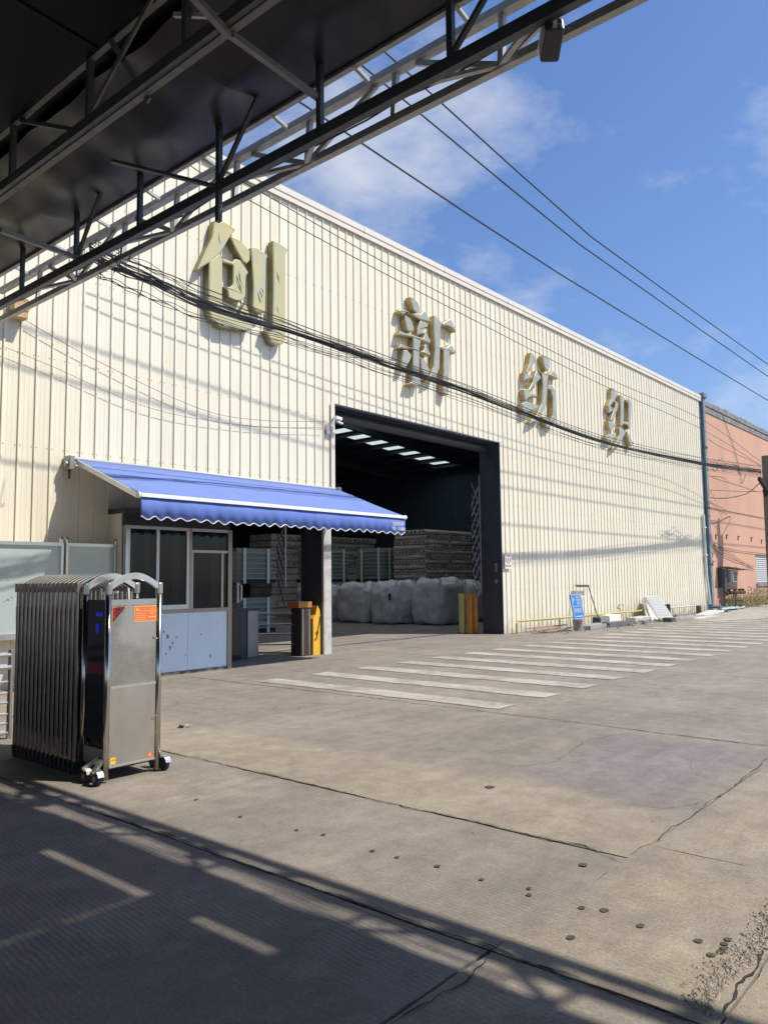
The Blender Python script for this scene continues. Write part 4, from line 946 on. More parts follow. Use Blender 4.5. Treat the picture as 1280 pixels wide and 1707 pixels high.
def bollard(x, y, w, h, m, label):
    mb = MB(); mb.box(x-w/2, x+w/2, y-.07, y+.07, 0, h)
    t_ = thing('safety_post', (x, y, 0), label, 'post'); mb.build('body', m, t_, bevel=.012)
    mb = MB(); mb.box(x-w/2-.02, x+w/2+.02, y-.09, y+.09, 0, .015); mb.build('base_plate', STEELDK, t_)
    mb = MB(); mb.box(x-w/2-.003, x+w/2+.003, y-.073, y+.073, h-.05, h+.006); mb.build('cap', m, t_)
bollard(18.0, 12.55, .14, 1.10, YELR, 'slim yellow guard post just inside the right of the doorway')
bollard(18.2, 12.27, .13, 1.10, ORG, 'orange brown guard post between the yellow post and the door column')
bollard(18.02, 12.33, .10, 1.08, ORG, 'narrow orange post touching the wider orange post in the doorway')

# ================================================================== STORED GOODS
def bag(x, y, w, d, h, label, seed):
    r = random.Random(seed); t_ = thing('bulk_bag', (x, y, 0), label, 'bulk bag', 'big woven bags inside the doorway')
    mb = MB(); n_ = 28; prof_ = [(0.80, .0), (.93, .06), (1.0, .25), (1.02, .55), (1.0, .85), (.96, 1.0), (.80, 1.10), (.45, 1.13), (.1, 1.08)]
    vs = []
    for j, (k_, hz) in enumerate(prof_):
        for q in range(n_):
            a = 2*pi*q/n_; ca, sa = cos(a), sin(a); e = .45
            px_ = (abs(ca)**e)*(1 if ca > 0 else -1)*w/2*k_; py_ = (abs(sa)**e)*(1 if sa > 0 else -1)*d/2*k_
            o_ = r.uniform(-.045, .045)
            vs.append((x+px_*(1+o_), y+py_*(1+o_), hz*h+(r.uniform(-.12, .17) if j > 5 else r.uniform(-.03, .03))))
    fs = [(j*n_+q, j*n_+(q+1) % n_, (j+1)*n_+(q+1) % n_, (j+1)*n_+q) for j in range(len(prof_)-1) for q in range(n_)]
    fs += [tuple(range(n_-1, -1, -1)), tuple((len(prof_)-1)*n_+q for q in range(n_))]
    mb.add(vs, fs); b_ = mb.build('sack', BAGM, t_, smooth=True); md = b_.modifiers.new('s', 'SUBSURF'); md.levels = 2; md.render_levels = 2
    tx = bpy.data.textures.get('crumple') or bpy.data.textures.new('crumple', 'CLOUDS'); tx.noise_scale = .42; tx.noise_depth = 2
    md = b_.modifiers.new('d', 'DISPLACE'); md.texture = tx; md.strength = .20; md.texture_coords = 'GLOBAL'; md.mid_level = .5
    for sx in (-1, 1):
        for sy in (-1, 1):
            mb = MB(); cx_, cy_ = x+sx*w*.40, y+sy*d*.40
            mb.tube([(cx_-.08, cy_, h*.85), (cx_-.06, cy_, h*1.06), (cx_, cy_+.02*sx, h*1.16), (cx_+.06, cy_, h*1.05), (cx_+.09, cy_, h*.86)], .02, 5)
            mb.build('lifting_loop', BAGM, t_)
    return t_
b1 = bag(21.25, 19.2, 1.5, 1.65, 1.22, 'bulging white woven bag at the back left of the row behind the door post', 1)
b2 = bag(21.05, 17.5, 1.45, 1.35, 1.25, 'white woven bag with a small red tag, second in the row', 2)
mb = MB(); mb.box(20.24, 20.252, 17.02, 17.12, .82, 1.04); mb.build('tag', REDD, b2)
bag(21.45, 15.95, 1.5, 1.4, 1.32, 'largest white woven bag nearest the doorway, heaped top', 3)
bag(23.3, 16.3, 1.5, 1.5, 1.25, 'shaded woven bag at the right of the row near the orange posts', 4)
bag(20.9, 21.0, 1.4, 1.5, 1.2, 'woven bag at the far left end of the row, mostly behind the white post', 5)
def pallet(x, y, label, tiers=1, base=0.0, w=1.5, layers=8):
    t_ = thing('yarn_pallet', (x, y, 0), label, 'pallet', 'stacked trays of yarn on pallets')
    for t in range(tiers):
        z = base+t*1.45
        mb = MB(); mb.box(x-w/2, x+w/2, y-w/2, y+w/2, z, z+.12); mb.build('pallet_base', RUB, t_)
        for k in range(layers):
            zz_ = z+.13+k*.15
            mb = MB(); mb.box(x-w/2, x+w/2, y-w/2, y+w/2, zz_, zz_+.03); mb.box(x-w/2+.06, x+w/2-.06, y-w/2+.06, y+w/2-.06, zz_+.031, zz_+.148); mb.m = [1]*6+[0]*6; mb.build('tray', [TRAYM, LIPM], t_)
        for sx in (-.3, .3):
            mb = MB(); mb.box(x-w/2-.012, x-w/2-.003, y+sx*w-.05, y+sx*w+.05, z, z+.13+layers*.15); mb.build('corner_strip', FILMM, t_)
            mb = MB(); mb.box(x+sx*w-.05, x+sx*w+.05, y-w/2-.012, y-w/2-.003, z, z+.13+layers*.15); mb.build('corner_strip', FILMM, t_)
pallet(24.0, 20.6, 'tall stack of ribbed trays behind the woven bags, nearest the middle', 2)
pallet(22.6, 22.6, 'tray stack partly hidden behind the taller middle stack', 2)
pallet(15.1, 18.6, 'two tiered tray stack seen through the passage beside the booth', 2, layers=6)
pallet(13.4, 18.8, 'shorter tray stack at the left seen through the passage', 2, layers=5)
# fabric rolls: every visible roll is a thing
rr = .098
def roll_mesh(ax):
    mb = MB(); n_ = 12
    if ax == 'y':
        mb.lathe((0, 0, 0), [(rr*.97, 0), (rr*.97, 1.55)], n_, 'y'); k_ = [(rr*.5, -.004), (rr*.5, .01)]
        mb.mi = 1; mb.lathe((0, 0, 0), [(rr*.5, -.003), (rr*.5, .01)], 8, 'y')
    else:
        mb.lathe((0, 0, 0), [(rr*.97, 0), (rr*.97, 1.55)], n_, 'x'); mb.mi = 1; mb.lathe((0, 0, 0), [(rr*.5, -.003), (rr*.5, .01)], 8, 'x')
    return mb.mesh('fabric_roll', [ROLLM, ROLLIN])
RY = roll_mesh('y'); RX = roll_mesh('x')
def roll(me, p, label, group):
    o = bpy.data.objects.new('fabric_roll', me); COL.objects.link(o); o.location = p; tag(o, label, 'fabric roll', group)
gA = 'fabric rolls stacked at the right inside the doorway'; gB = 'fabric rolls stacked along the back of the hall'
for j in range(18):
    z = rr+j*rr*1.93
    if z < 1.0: continue
    if j % 2 == 0:
        for q in range(15): roll(RY, (23.45+q*.208+rnd.uniform(-.012, .012), 17.9+rnd.uniform(-.05, .05), z+rnd.uniform(-.01, .01)), 'wrapped fabric roll showing its round end in the right hand stack', gA)
    else:
        for q in range(9): roll(RX, (23.36+(q % 2)*1.6*(q < 2)+rnd.uniform(-.04, .04), 17.98+(q//2 if q < 2 else q-1)*.2+rnd.uniform(-.01, .01), z), 'wrapped fabric roll lying sideways between the round ends in the right hand stack', gA)
for j in range(8):
    z = 2.4+j*rr*1.95
    for q in range(20):
        if j % 2: continue
        roll(RY, (24.6+q*.30+rnd.uniform(-.015, .015), 27+rnd.uniform(-.06, .06), z), 'dim fabric roll showing its round end in the stack at the back', gB)
mb = MB(); mb.box(23.75, 26.5, 18.4, 19.4, 0, 3.2); tag(mb.build('roll_stack', ROLLM, org=(25, 18.9, 0)), 'solid mass of wrapped rolls behind the round ends at the right of the doorway', 'roll stack', kind='stuff')
mb = MB()
for j in range(12):
    mb.box(23.8+rnd.uniform(-.05, .05), 31+rnd.uniform(-.1, .1), 27.1, 28.6, j*.31, j*.31+.27)
tag(mb.build('roll_stack', ROLLM, org=(27, 28, 0)), 'long dim mass of wrapped rolls at the back of the hall', 'roll stack', kind='stuff')
mb = MB()
for j in range(9): mb.box(16.2+rnd.uniform(-.05, .05), 20.2, 26.6, 28.0, j*.36, j*.36+.31)
tag(mb.build('roll_stack', ROLLM, org=(18, 27, 0)), 'dark mass of rolls seen above the turnstiles through the passage', 'roll stack', kind='stuff')

# ================================================================== CANOPY
ca = thing('canopy', (4.3, 11.4, 0), 'dark sheet canopy on steel trusses reaching over the yard to the warehouse', 'canopy')
XD, ZD, XL, ZL, XU, ZU, XR, ZR = 4.30, 5.11, 4.68, 5.23, 4.71, 5.68, 4.53, 5.73
YA, YB = -19.0, 11.4  # canopy stretched beyond view to deepen the shade on the yard
def cpart(name, bars, m=CANST, parent=ca, ang=False):
    mb = MB()
    for b_ in bars:
        if ang: mb.angle(b_[0], b_[1], b_[2])
        else: mb.bar(b_[0], b_[1], b_[2], b_[3])
    return mb.build(name, m, parent)
cpart('bottom_chord', [((XD, YA, ZD+.02), (XD, YB-.05, ZD+.02), .065, .095)], CANDK)
cpart('outer_chord', [((XL, YA, ZL), (XL, YB-.2, ZL), .065, .065)])
cpart('upper_chord', [((XU, YA, ZU), (XU, YB-.2, ZU), .085, .06)])
cpart('roof_edge_beam', [((XR-.05, YA, ZR+.02), (XR-.05, YB-.02, ZR+.02), .05, .10)])
ln = [9.98, 8.93, 7.91, 6.89, 5.88, 4.85, 3.84, 2.82]+[2.82-1.03*k for k in range(1, 13)]
for k, y in enumerate(ln):
    cpart('web_post', [((XL, y, ZL+.03), (XU, y, ZU-.04), .045, .045)])
    if k % 2 == 1:
        for dy in (-.8, .8):
            cpart('web_brace', [((XL, y+dy*.06, ZL+.03), (XU, y+dy, ZU-.04), .03, .045)])
        cpart('web_brace', [((XL-.02, y, ZL), (XD+.03, y+.55, ZD+.03), .04, .03)])
        cpart('web_brace', [((XL-.02, y, ZL), (XD+.03, y-.45, ZD+.03), .04, .03)])
    cpart('web_tie', [((XU-.03, y+.25, ZU-.02), (XR-.06, y+.25, ZR-.02), .03, .03)])
dn = [9.6, 8.25, 6.95, 5.634, 4.31, 3.0]+[3.0-1.32*k for k in range(1, 12)]
for k, y in enumerate(dn):
    zb = ZD+.07 if abs(y-5.634) > .01 else 4.81
    cpart('hanger', [((XD, y, zb), (XD-.0, y, 5.80), .045, .05)], CANDK)
    if k % 2 == 1 and k < 99:
        cpart('hanger_brace', [((XD, y-.0, ZD+.08), (XD-.1, y-.75, 5.78), .035, .035)], CANDK)
# inner truss
XT, ZT0, ZT1 = 3.10, 5.19, 5.84
cpart('inner_truss_chord', [((XT, YA, ZT0), (XT, YB-.1, ZT0), .055, .05)], CANIN); cpart('inner_truss_chord', [((XT, YA, ZT1), (XT, YB-.1, ZT1), .05, .05)], CANIN)
cpart('inner_truss_chord', [((XT-.05, YA, ZT0+.03), (XT-.05, YB-.1, ZT0+.03), .05, .09)], CANDK)
for y in (7.19, 5.79, 4.45, 3.1, 1.75, .4, -.95, 8.6, 10.0):
    cpart('inner_web', [((XT, y, ZT0+.03), (XT, y, ZT1-.03), .05, .05)], CANDK)
for y in (5.79, 3.1, 8.6):
    cpart('inner_web', [((XT, y+.05, ZT0+.03), (XT, y+1.25, ZT1-.03), .035, .035)], CANDK)
cpart('cross_strut', [((XT, 3.945, 5.15), (XD, 4.33, 5.45), .045, .045)], CANIN); cpart('cross_strut', [((XT, 7.42, 4.87), (XD, 8.2, 5.19), .045, .045)], CANIN)
cpart('cross_strut', [((XT, 3.96, 5.15), (1.2, 3.4, 5.15), .045, .045)], CANIN); cpart('cross_strut', [((XT-.02, 7.3, 5.2), (1.9, 7.0, 5.9), .045, .045)], CANIN)
cpart('cross_strut', [((XD, 5.634, 5.14), (XT+.5, 6.3, 5.35), .04, .03)], CANDK)
cpart('brace_x', [((XT-.06, 5.82, 6.37), (XT+.03, 4.96, 5.13), .02, .045)], CANIN); cpart('brace_x', [((XT-.05, 4.803, 5.84), (XT-.02, 5.733, 5.33), .02, .045)], CANIN)
cpart('hook_arm', [((XT, 4.6, 5.62), (XT+.12, 4.15, 5.45), .03, .03)])
cpart('wall_strut', [((XD-.3, 11.45, 4.75), (XD, 11.2, 5.1), .06, .06)]); cpart('wall_strut', [((XD-.62, 11.45, 4.45), (XD-.02, 11.0, 5.12), .05, .05)])
# roof sheets, one strip per 0.9 m; two of them leave a slit
def rzc(x): return ZR+.05+.035*(XR-x)
y = YA; k = 0
def sheet(x0, x1, ya_, yb_2):
    n_ = 14; mb = MB(); vs = []
    for a in range(n_+1):
        x = x0+(x1-x0)*a/n_; dz = .014*sin(x*9+k)*1.0
        vs += [(x, ya_, rzc(x)+dz), (x, yb_2, rzc(x)+dz)]
    vs2 = [(p[0], p[1], p[2]+.012) for p in vs]
    mb.add(vs+vs2, [(2*a, 2*a+1, 2*a+3, 2*a+2) for a in range(n_)]+[(2*(n_+1)+2*a, 2*(n_+1)+2*a+2, 2*(n_+1)+2*a+3, 2*(n_+1)+2*a+1) for a in range(n_)])
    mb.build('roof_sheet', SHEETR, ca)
yl = [YA+.95*q for q in range(19)]+[-1.08, -.55, -.15, .85]+[.85+.95*q for q in range(1, 12)]+[YB]
yl = sorted(v_ for v_ in yl if not (-1.9 < v_ < 0.9 and v_ not in (-1.08, -.55, -.15, .85)))
for y, y2 in zip(yl[:-1], yl[1:]):
    if (y, y2) in ((-1.08, -.55), (-.15, .85)):
        sheet(4.23, XR-.0, y, y2); sheet(-16, 4.197, y, y2)
    else: sheet(-16, XR, y, y2)
    k += 1
for x in (3.75, 2.2, 1.2, .2, -1.2, -2.6, -4.0, -5.4, -8, -11, -14):
    cpart('roof_purlin', [((x, YA, rzc(x)-.06), (x, YB-.05, rzc(x)-.06), .05, .08)], CANDK)
# loose underside film that sags and catches the light
def film(y0, y1):
    mb = MB(); nu, nv = 14, 26; vs = []
    for a in range(nv+1):
        v = a/nv; yy = y0+(y1-y0)*v
        for b_ in range(nu+1):
            u = b_/nu; x = 3.2+1.25*u
            z = rzc(x)-.055-(.06*sin(pi*u)+.034+.022*sin(yy*5.1+u*3)+.010*sin(yy*11.3-u*7))*min(1, (1-u)*2.2)
            vs.append((x, yy, z))
    mb.add(vs, [(a*(nu+1)+b_, a*(nu+1)+b_+1, (a+1)*(nu+1)+b_+1, (a+1)*(nu+1)+b_) for a in range(nv) for b_ in range(nu)])
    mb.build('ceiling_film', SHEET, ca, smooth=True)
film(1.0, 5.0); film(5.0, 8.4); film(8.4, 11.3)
# CCTV housing hung from the outer chord
cc = thing('security_camera', (4.5, 2.3, 5.0), 'boxy security camera hanging from the canopy edge against the sky', 'security camera')
A = Vector((4.42, 2.28, 5.03)); dirc = Vector((.62, .5, -.28)).normalized()
mb = MB(); mb.bar(A-dirc*.11, A+dirc*.12, .125, .11); mb.build('housing', mat('cam_dark', (.03, .035, .045), .35), cc, bevel=.012)
mb = MB(); mb.bar(A+dirc*.121, A+dirc*.126, .10, .085); mb.build('lens_window', GLASS, cc)
mb = MB(); mb.bar(A-dirc*.08+Vector((0, 0, .066)), A+dirc*.16+Vector((0, 0, .066)), .145, .008); mb.build('sun_hood', ALU, cc)
mb = MB(); mb.bar(A+Vector((0, 0, .05)), A+Vector((0, 0, .22)), .03, .03); mb.tube([A+Vector((.02, 0, .2)), A+Vector((.05, -.03, .15)), A+Vector((.02, -.06, .08)), A+Vector((.04, -.04, .0))], .006, 6); mb.build('mount', CANDK, cc)

# ================================================================== CABLES
def sagline(pts2, Y, wob=0.0, jitter=0.0, n=70, seed=0):
    """smooth curve through (px, Yworld) nodes lying over the yard"""
    r = random.Random(seed); P = [onY(px, py, Y_) for (px, py), Y_ in zip(pts2, Y)]
    outp = []; m_ = len(P)
    def cr_(p0, p1, p2, p3, t): return .5*((2*p1)+(-p0+p2)*t+(2*p0-5*p1+4*p2-p3)*t*t+(-p0+3*p1-3*p2+p3)*t**3)
    per = max(2, n//(m_-1))
    for i_ in range(m_-1):
        a = P[i_-1] if i_ > 0 else P[0]*2-P[1]; d = P[i_+2] if i_+2 < m_ else P[-1]*2-P[-2]
        for q in range(per): outp.append(cr_(a, P[i_], P[i_+1], d, q/per))
    outp.append(P[-1])
    if wob:
        ph = r.random()*6; f1 = r.uniform(.3, 1.1); ph2 = r.random()*6
        outp = [p+Vector((0, wob*.6*sin(ph2+i_*f1*.7), wob*sin(ph+i_*f1)+r.uniform(-jitter, jitter))) for i_, p in enumerate(outp)]
    return outp
def wire(pts, r, m, label, group, name='overhead_wire'):
    mb = MB(); mb.tube(pts, r, 5); o = mb.build(name, m, org=tuple(pts[0])); tag(o, label, 'cable', group); return o
gp = 'overhead wires across the yard'
for q, (p, l_) in enumerate([(((575, 220), (930, 455), (1280, 668)), 'lowest of the three thick black wires crossing the blue sky'),
                 (((665, 160), (965, 407), (1280, 628)), 'middle of the three thick black wires crossing the blue sky'),
                 (((695, 135), (985, 395), (1280, 608)), 'highest of the three thick black wires crossing the blue sky')]):
    a, b, c = [onY(x, y, 8.15) for x, y in p]
    e0 = a+(a-b)*1.4; e1 = c+(c-b)*1.6
    pts = [e0, a+(a-b)*.6, a]+[a*(1-t)**2+2*(b*2-(a+c)/2)*t*(1-t)*.0 for t in []]+[a.lerp(b, .5)+Vector((0, 0, -.02)), b, b.lerp(c, .5)+Vector((0, 0, -.02)), c, c+(c-b)*.8, e1]
    wire(pts, .016, WIREM, l_, gp)
for q, (p, l_) in enumerate([(((300, 243), (400, 300), (700, 470), (1000, 625), (1170, 700), (1268, 770)), 'upper thin wire of the close pair crossing the top of the cream wall'),
                 (((295, 262), (400, 325), (700, 487), (1000, 640), (1170, 716), (1268, 776)), 'lower thin wire of the close pair crossing the top of the cream wall')]):
    wire(sagline(p, [10.1]*6), .009, WIREM, l_, gp)
# the thick bundle, made of individual cables
base_b = [(150, 422), (190, 440), (260, 470), (350, 510), (500, 556), (650, 608), (800, 660), (1000, 735), (1165, 771), (1268, 786)]
YBn = [8.7, 8.75, 8.8, 8.95, 9.2, 9.3, 9.4, 9.5, 9.58, 9.6]
for k in range(22):
    tight = k < 13
    dy = [0]*10; sp = (4.6 if tight else 12.0)
    off = rnd.uniform(-sp, sp); sag = rnd.uniform(0, 8) if not tight else rnd.uniform(0, 2)
    pts2 = []
    for i_, (x, y) in enumerate(base_b):
        fan = [2.8, 2.8, 2.5, 2.0, 1.35, 1.0, .85, .7, .65, .8][i_]*(.8 if tight else 1)+rnd.uniform(-.25, .25)
        u = x/1275; pts2.append((x+(rnd.uniform(-3, 3) if 0 < i_ < 9 else 0), y+off*fan+sag*sin(pi*u)+rnd.uniform(-1, 1)))
    labs = 'black cable inside the thick sagging bundle in front of the characters' if tight else 'stray thin cable drooping along the thick sagging bundle'
    wire(sagline(pts2, [y_+rnd.uniform(-.02, .02) for y_ in YBn], .006 if tight else .015, .003, 90, k), .013 if k < 4 else (.0075 if tight else .005), WIREM, labs, 'cables of the sagging bundle', 'bundle_cable')
# messenger wires just above the bundle
wire(sagline([(150, 412), (260, 450), (350, 484), (500, 542), (650, 596), (800, 650), (1000, 725), (1165, 762), (1268, 778)], [8.7, 8.8, 8.9, 9.1, 9.2, 9.3, 9.42, 9.5, 9.6], .004), .008, WIREM, 'taut support wire running just above the thick cable bundle', gp)
wire(sagline([(165, 418), (300, 470), (500, 572), (560, 592), (640, 600)], [8.75, 8.9, 9.1, 9.15, 9.2]), .005, WIREM, 'thin cable slung below the bundle near the largest character', gp)
# thin lines on the wall face at left
wire(sagline([(10, 515), (160, 600), (330, 680), (430, 700), (545, 703)], [11.42]*5), .0045, WIREG, 'upper thin wire sagging across the cream wall to the door lamp', 'thin wires on the cream wall')
wire(sagline([(8, 578), (90, 612), (250, 680), (400, 708), (540, 716)], [11.42]*5), .004, WIREG, 'lower thin wire sagging across the cream wall to the door lamp', 'thin wires on the cream wall')
# cables lying along the truss
for k in range(5):
    pts = []; y = 10.4
    while y > -2:
        pts.append(Vector((XD+.08+.03*k+rnd.uniform(-.02, .02), y, ZD+.11+.03*(k % 2)+rnd.uniform(-.015, .03)))); y -= .4
    wire(pts, .008, WIREM, 'black cable laid along the top of the canopy truss', 'cables laid on the canopy truss', 'truss_cable')
tg = MB()
for k in range(26):
    p0 = onX(150+rnd.uniform(-25, 50), 425+rnd.uniform(-15, 12), 4.5); pts = [p0]
    for q in range(4): pts.append(pts[-1]+Vector((rnd.uniform(-.03, .06), rnd.uniform(-.12, .12), rnd.uniform(-.09, .05))))
    tg.tube(pts, .004, 4)
tag(tg.build('cable_tangle', WIREM, org=(4.5, 8.5, 5.2)), 'tangle of loose cable ends where the bundle meets the canopy truss', 'cable tangle', kind='stuff')
wire([onX(232, 455, 6.0), onX(238, 470, 6.0), onX(236, 485, 6.0), onX(231, 496, 6.0)], .008, WIREM, 'short loose cable end hanging below the bundle', gp)
# lamp / camera on the door edge
p = Vector((11.70, 11.40, 4.88))
dl = thing('door_lamp', p, 'small white bracket lamp fixed to the upper left edge of the doorway', 'lamp')
mb = MB(); mb.bar(p+Vector((-.06, .06, -.12)), p+Vector((.0, -.04, .05)), .03, .03); mb.build('bracket', ALU, dl)
mb = MB(); mb.bar(p+Vector((-.02, -.10, .05)), p+Vector((.16, -.10, .04)), .10, .07); mb.build('housing', WHITE, dl, bevel=.01)
mb = MB(); mb.bar(p+Vector((.05, -.10, -.02)), p+Vector((.20, -.10, -.05)), .06, .03); mb.build('lens_hood', WHITE, dl)
mb = MB(); mb.box(p.x-.13, p.x-.07, 11.40, 11.485, p.z-.30, p.z-.10); mb.build('junction_box', ALU, dl)
# rusty box near the canopy end
RUST = mat('rusty_box', (.50, .27, .10), .7, col2=(.62, .44, .26), vscale=12)
p = onY(35, 513, 11.3); rb = thing('junction_box', (p.x, 11.4, p.z), 'rusty orange junction box on the wall under the canopy end', 'junction box')
mb = MB(); mb.box(p.x-.09, p.x+.11, 11.28, 11.47, p.z-.15, p.z+.15); mb.build('case', RUST, rb, bevel=.01)
mb = MB(); mb.box(p.x-.10, p.x+.12, 11.27, 11.279, p.z-.04, p.z+.02); mb.build('lid_strip', RUST, rb)
# number 5 sign
p = onY(847, 936, 11.43); sg = thing('speed_sign', (p.x, 11.45, p.z), 'small white plate with a red ringed 5 fixed to the wall right of the doorway', 'sign')
mb = MB(); mb.box(p.x-.16, p.x+.16, 11.435, 11.45, p.z-.20, p.z+.20); mb.build('plate', WHITE, sg)
mb = MB(); n_ = 28; mb.add([(p.x+r*cos(2*pi*k/n_), 11.434, p.z+.06+r*sin(2*pi*k/n_)) for r in (.125, .098) for k in range(n_)], [(k, (k+1) % n_, n_+(k+1) % n_, n_+k) for k in range(n_)]); mb.build('red_ring', RED, sg)
text('numeral', '5', (p.x, 11.433, p.z+.005), (1, 0, 0), (0, 0, 1), .17, mat('print_dark', (.05, .03, .05), .5), sg, align='CENTER')
text('lettering', '限速行驶', (p.x, 11.433, p.z-.15), (1, 0, 0), (0, 0, 1), .075, RED, sg, align='CENTER')

# ================================================================== THINGS ALONG THE WALL
# parking sign in a bucket
px0 = Vector((20.75, 10.45, 0))
bu = thing('sign_bucket', px0, 'grey paint spattered bucket of concrete holding up the blue parking sign', 'bucket')
mb = MB(); mb.lathe(px0, [(.13, 0), (.155, .30), (.165, .31), (.15, .32), (.14, .29)], 18); mb.build('body', mat('bucket_grey', (.34, .33, .32), .7, col2=(.24, .23, .22), vscale=8), bu)
mb = MB(); n_ = 6
for (a, z, s_) in [(3.6, .22, .05), (3.8, .12, .03), (4.2, .25, .06)]: mb.add([(px0.x+.155*cos(a+.12*cos(q)*s_*20), px0.y+.155*sin(a+.12*cos(q)*s_*20), z+s_*sin(q*1.05)) for q in range(n_)], [tuple(range(n_))])
mb.build('red_splash', RED, bu)
ps = thing('parking_sign', px0+Vector((0, 0, .3)), 'tall blue parking sign board with white lettering and arrow, leaning in its bucket', 'sign')
c00 = onY(957, 1033, 10.4); c10 = onY(974, 1031, 10.4); c01 = onY(950, 991, 10.4); c11 = onY(968, 991, 10.4)
ux = (c10-c00); uz = (c01-c00); uxn = ux.normalized(); wS = ux.length; hS = uz.length; nrm = Vector((0, -1, 0))
mb = MB(); mb.add([c00, c10, c11, c01, c00+Vector((0, .03, 0)), c10+Vector((0, .03, 0)), c11+Vector((0, .03, 0)), c01+Vector((0, .03, 0))], [(0, 1, 2, 3), (7, 6, 5, 4), (0, 4, 5, 1), (1, 5, 6, 2), (2, 6, 7, 3), (3, 7, 4, 0)]); mb.build('board', SIGNB, ps)
def sp(u, v, o_=.004): return c00+ux*u+uz*v+Vector((0, -o_, 0))
def strip(a, b, c, d, m=WHITE): mb = MB(); mb.quad(sp(a, b), sp(c, b), sp(c, d), sp(a, d)); mb.build('white_line', m, ps)
strip(.04, .015, .96, .03); strip(.04, .97, .96, .985); strip(.04, .03, .07, .97); strip(.93, .03, .96, .97); strip(.07, .515, .93, .53)
text('letter_p', 'P', sp(.10, .66), uxn, uz, hS*.30, WHITE, ps)
for k, b_ in enumerate(('机动车', '停放处', '请有序')): text('lettering', b_, sp(.44, .84-.13*k), uxn, uz, hS*.115, WHITE, ps)
text('lettering', '停放处', sp(.12, .27), uxn, uz, hS*.21, WHITE, ps)
mb = MB(); mb.add([sp(.2, .10), sp(.7, .10), sp(.7, .075), sp(.86, .115), sp(.7, .155), sp(.7, .13), sp(.2, .13)], [tuple(range(7))]); mb.build('arrow', WHITE, ps)
mb = MB(); mb.tube([(px0.x, px0.y, .25), tuple(sp(.5, .5, -.035))], .02, 8); mb.build('stake', CANST, ps)
# upended trolley frame leaning on the wall
tf = thing('trolley_frame', (22.8, 11.2, 0), 'thin metal trolley frame leaning upright against the wall behind the parking sign', 'trolley')
a = Vector((22.5, 11.36, 1.26)); b = Vector((23.35, 11.36, 1.25))
mb = MB(); mb.tube([a, b], .035, 8); mb.build('handle', CANDK, tf)
mb = MB(); mb.tube([a, (22.2, 11.1, .1)], .016, 6); mb.build('leg', WHITEDIRTY, tf)
mb = MB(); mb.tube([b, (23.0, 10.9, .25)], .016, 6); mb.build('leg', STEELDK, tf)
mb = MB(); mb.tube([a+Vector((.15, 0, -.35)), b+Vector((-.1, 0, -.35))], .012, 6); mb.tube([a+Vector((.25, 0, 0)), a+Vector((.25, 0, -.35))], .01, 6); mb.tube([b+Vector((-.2, 0, 0)), b+Vector((-.2, 0, -.35))], .01, 6); mb.build('cross_bar', WHITE, tf)
# yellow guard rail
yr = thing('guard_rail', (18.7, 11.2, 0), 'low worn yellow pipe guard rail running along the wall from the doorway', 'guard rail')
P_ = [(18.72, 11.25, 0), (18.72, 11.25, .27), (18.80, 11.25, .34), (20.6, 11.15, .335), (23.0, 11.15, .33), (27.6, 11.15, .33)]
mb = MB(); mb.tube(P_, .032, 8); mb.build('top_pipe', YELR, yr)
for x in (21.0, 23.6, 26.2, 27.6): mb = MB(); mb.tube([(x, 11.15, 0), (x, 11.15, .31)], .028, 8); mb.build('leg', YELR, yr)
r2 = thing('guard_rail', (29.5, 11.2, 0), 'short grey broken rail standing right of the leaning white boards', 'guard rail')
mb = MB(); mb.tube([(28.9, 11.15, .34), (32.4, 11.15, .33)], .03, 8); mb.build('top_pipe', WHITEDIRTY, r2); mb = MB(); mb.tube([(30, 11.15, 0), (30, 11.15, .3)], .03, 8); mb.build('leg', WHITEDIRTY, r2)
# leaning white boards
def lean(px4, Yb, Yt, m, label, th=.06, holes=False):
    B0 = onY(*px4[0], Yb); B1 = onY(*px4[1], Yb); T1 = onY(*px4[2], Yt); T0 = onY(*px4[3], Yt)
    t_ = thing('leaning_board', (B0.x, B0.y, 0), label, 'board', 'pale boards leaning on the wall'); n0 = (B1-B0).cross(T0-B0).normalized()
    if n0.y > 0: n0 = -n0
    mb = MB(); q = [B0, B1, T1, T0]; q2 = [p_-n0*th for p_ in q]
    mb.add(q+q2, [(0, 1, 2, 3), (7, 6, 5, 4), (0, 4, 5, 1), (1, 5, 6, 2), (2, 6, 7, 3), (3, 7, 4, 0)]); mb.build('slab', m, t_)
    if holes:
        mb = MB()
        for i_ in range(6):
            for j_ in range(9):
                c_ = B0.lerp(B1, (i_+.5)/6).lerp(T0.lerp(T1, (i_+.5)/6), (j_+.5)/9)+n0*.03; e1 = (B1-B0).normalized()*.075; e2 = (T0-B0).normalized()*.04
                mb.quad(c_-e1-e2, c_+e1-e2, c_+e1+e2, c_-e1+e2)
        o_ = mb.build('hole_shade', mat('hole_shade_grey', (.48, .48, .47), .8), t_); o_['kind'] = 'stuff'  # flat grey quads paint the shade of the holes onto the face
    return t_
WB = mat('white_board', (.74, .72, .68), .6, var=.08, vscale=3)
lean([(1080, 1036), (1098, 1037), (1083, 1000), (1072, 996)], 10.6, 11.35, WB, 'plain pale board, leftmost and rearmost of the leaning boards')
lean([(1087, 1037), (1104, 1037), (1080, 994), (1073, 996)], 10.5, 11.2, WHITEDIRTY, 'narrow worn board between the plain and the perforated leaning boards', .05)
lean([(1098, 1032), (1122, 1031), (1097, 993), (1075, 994)], 10.55, 11.1, WB, 'white perforated board leaning over the others against the wall', .08, True)
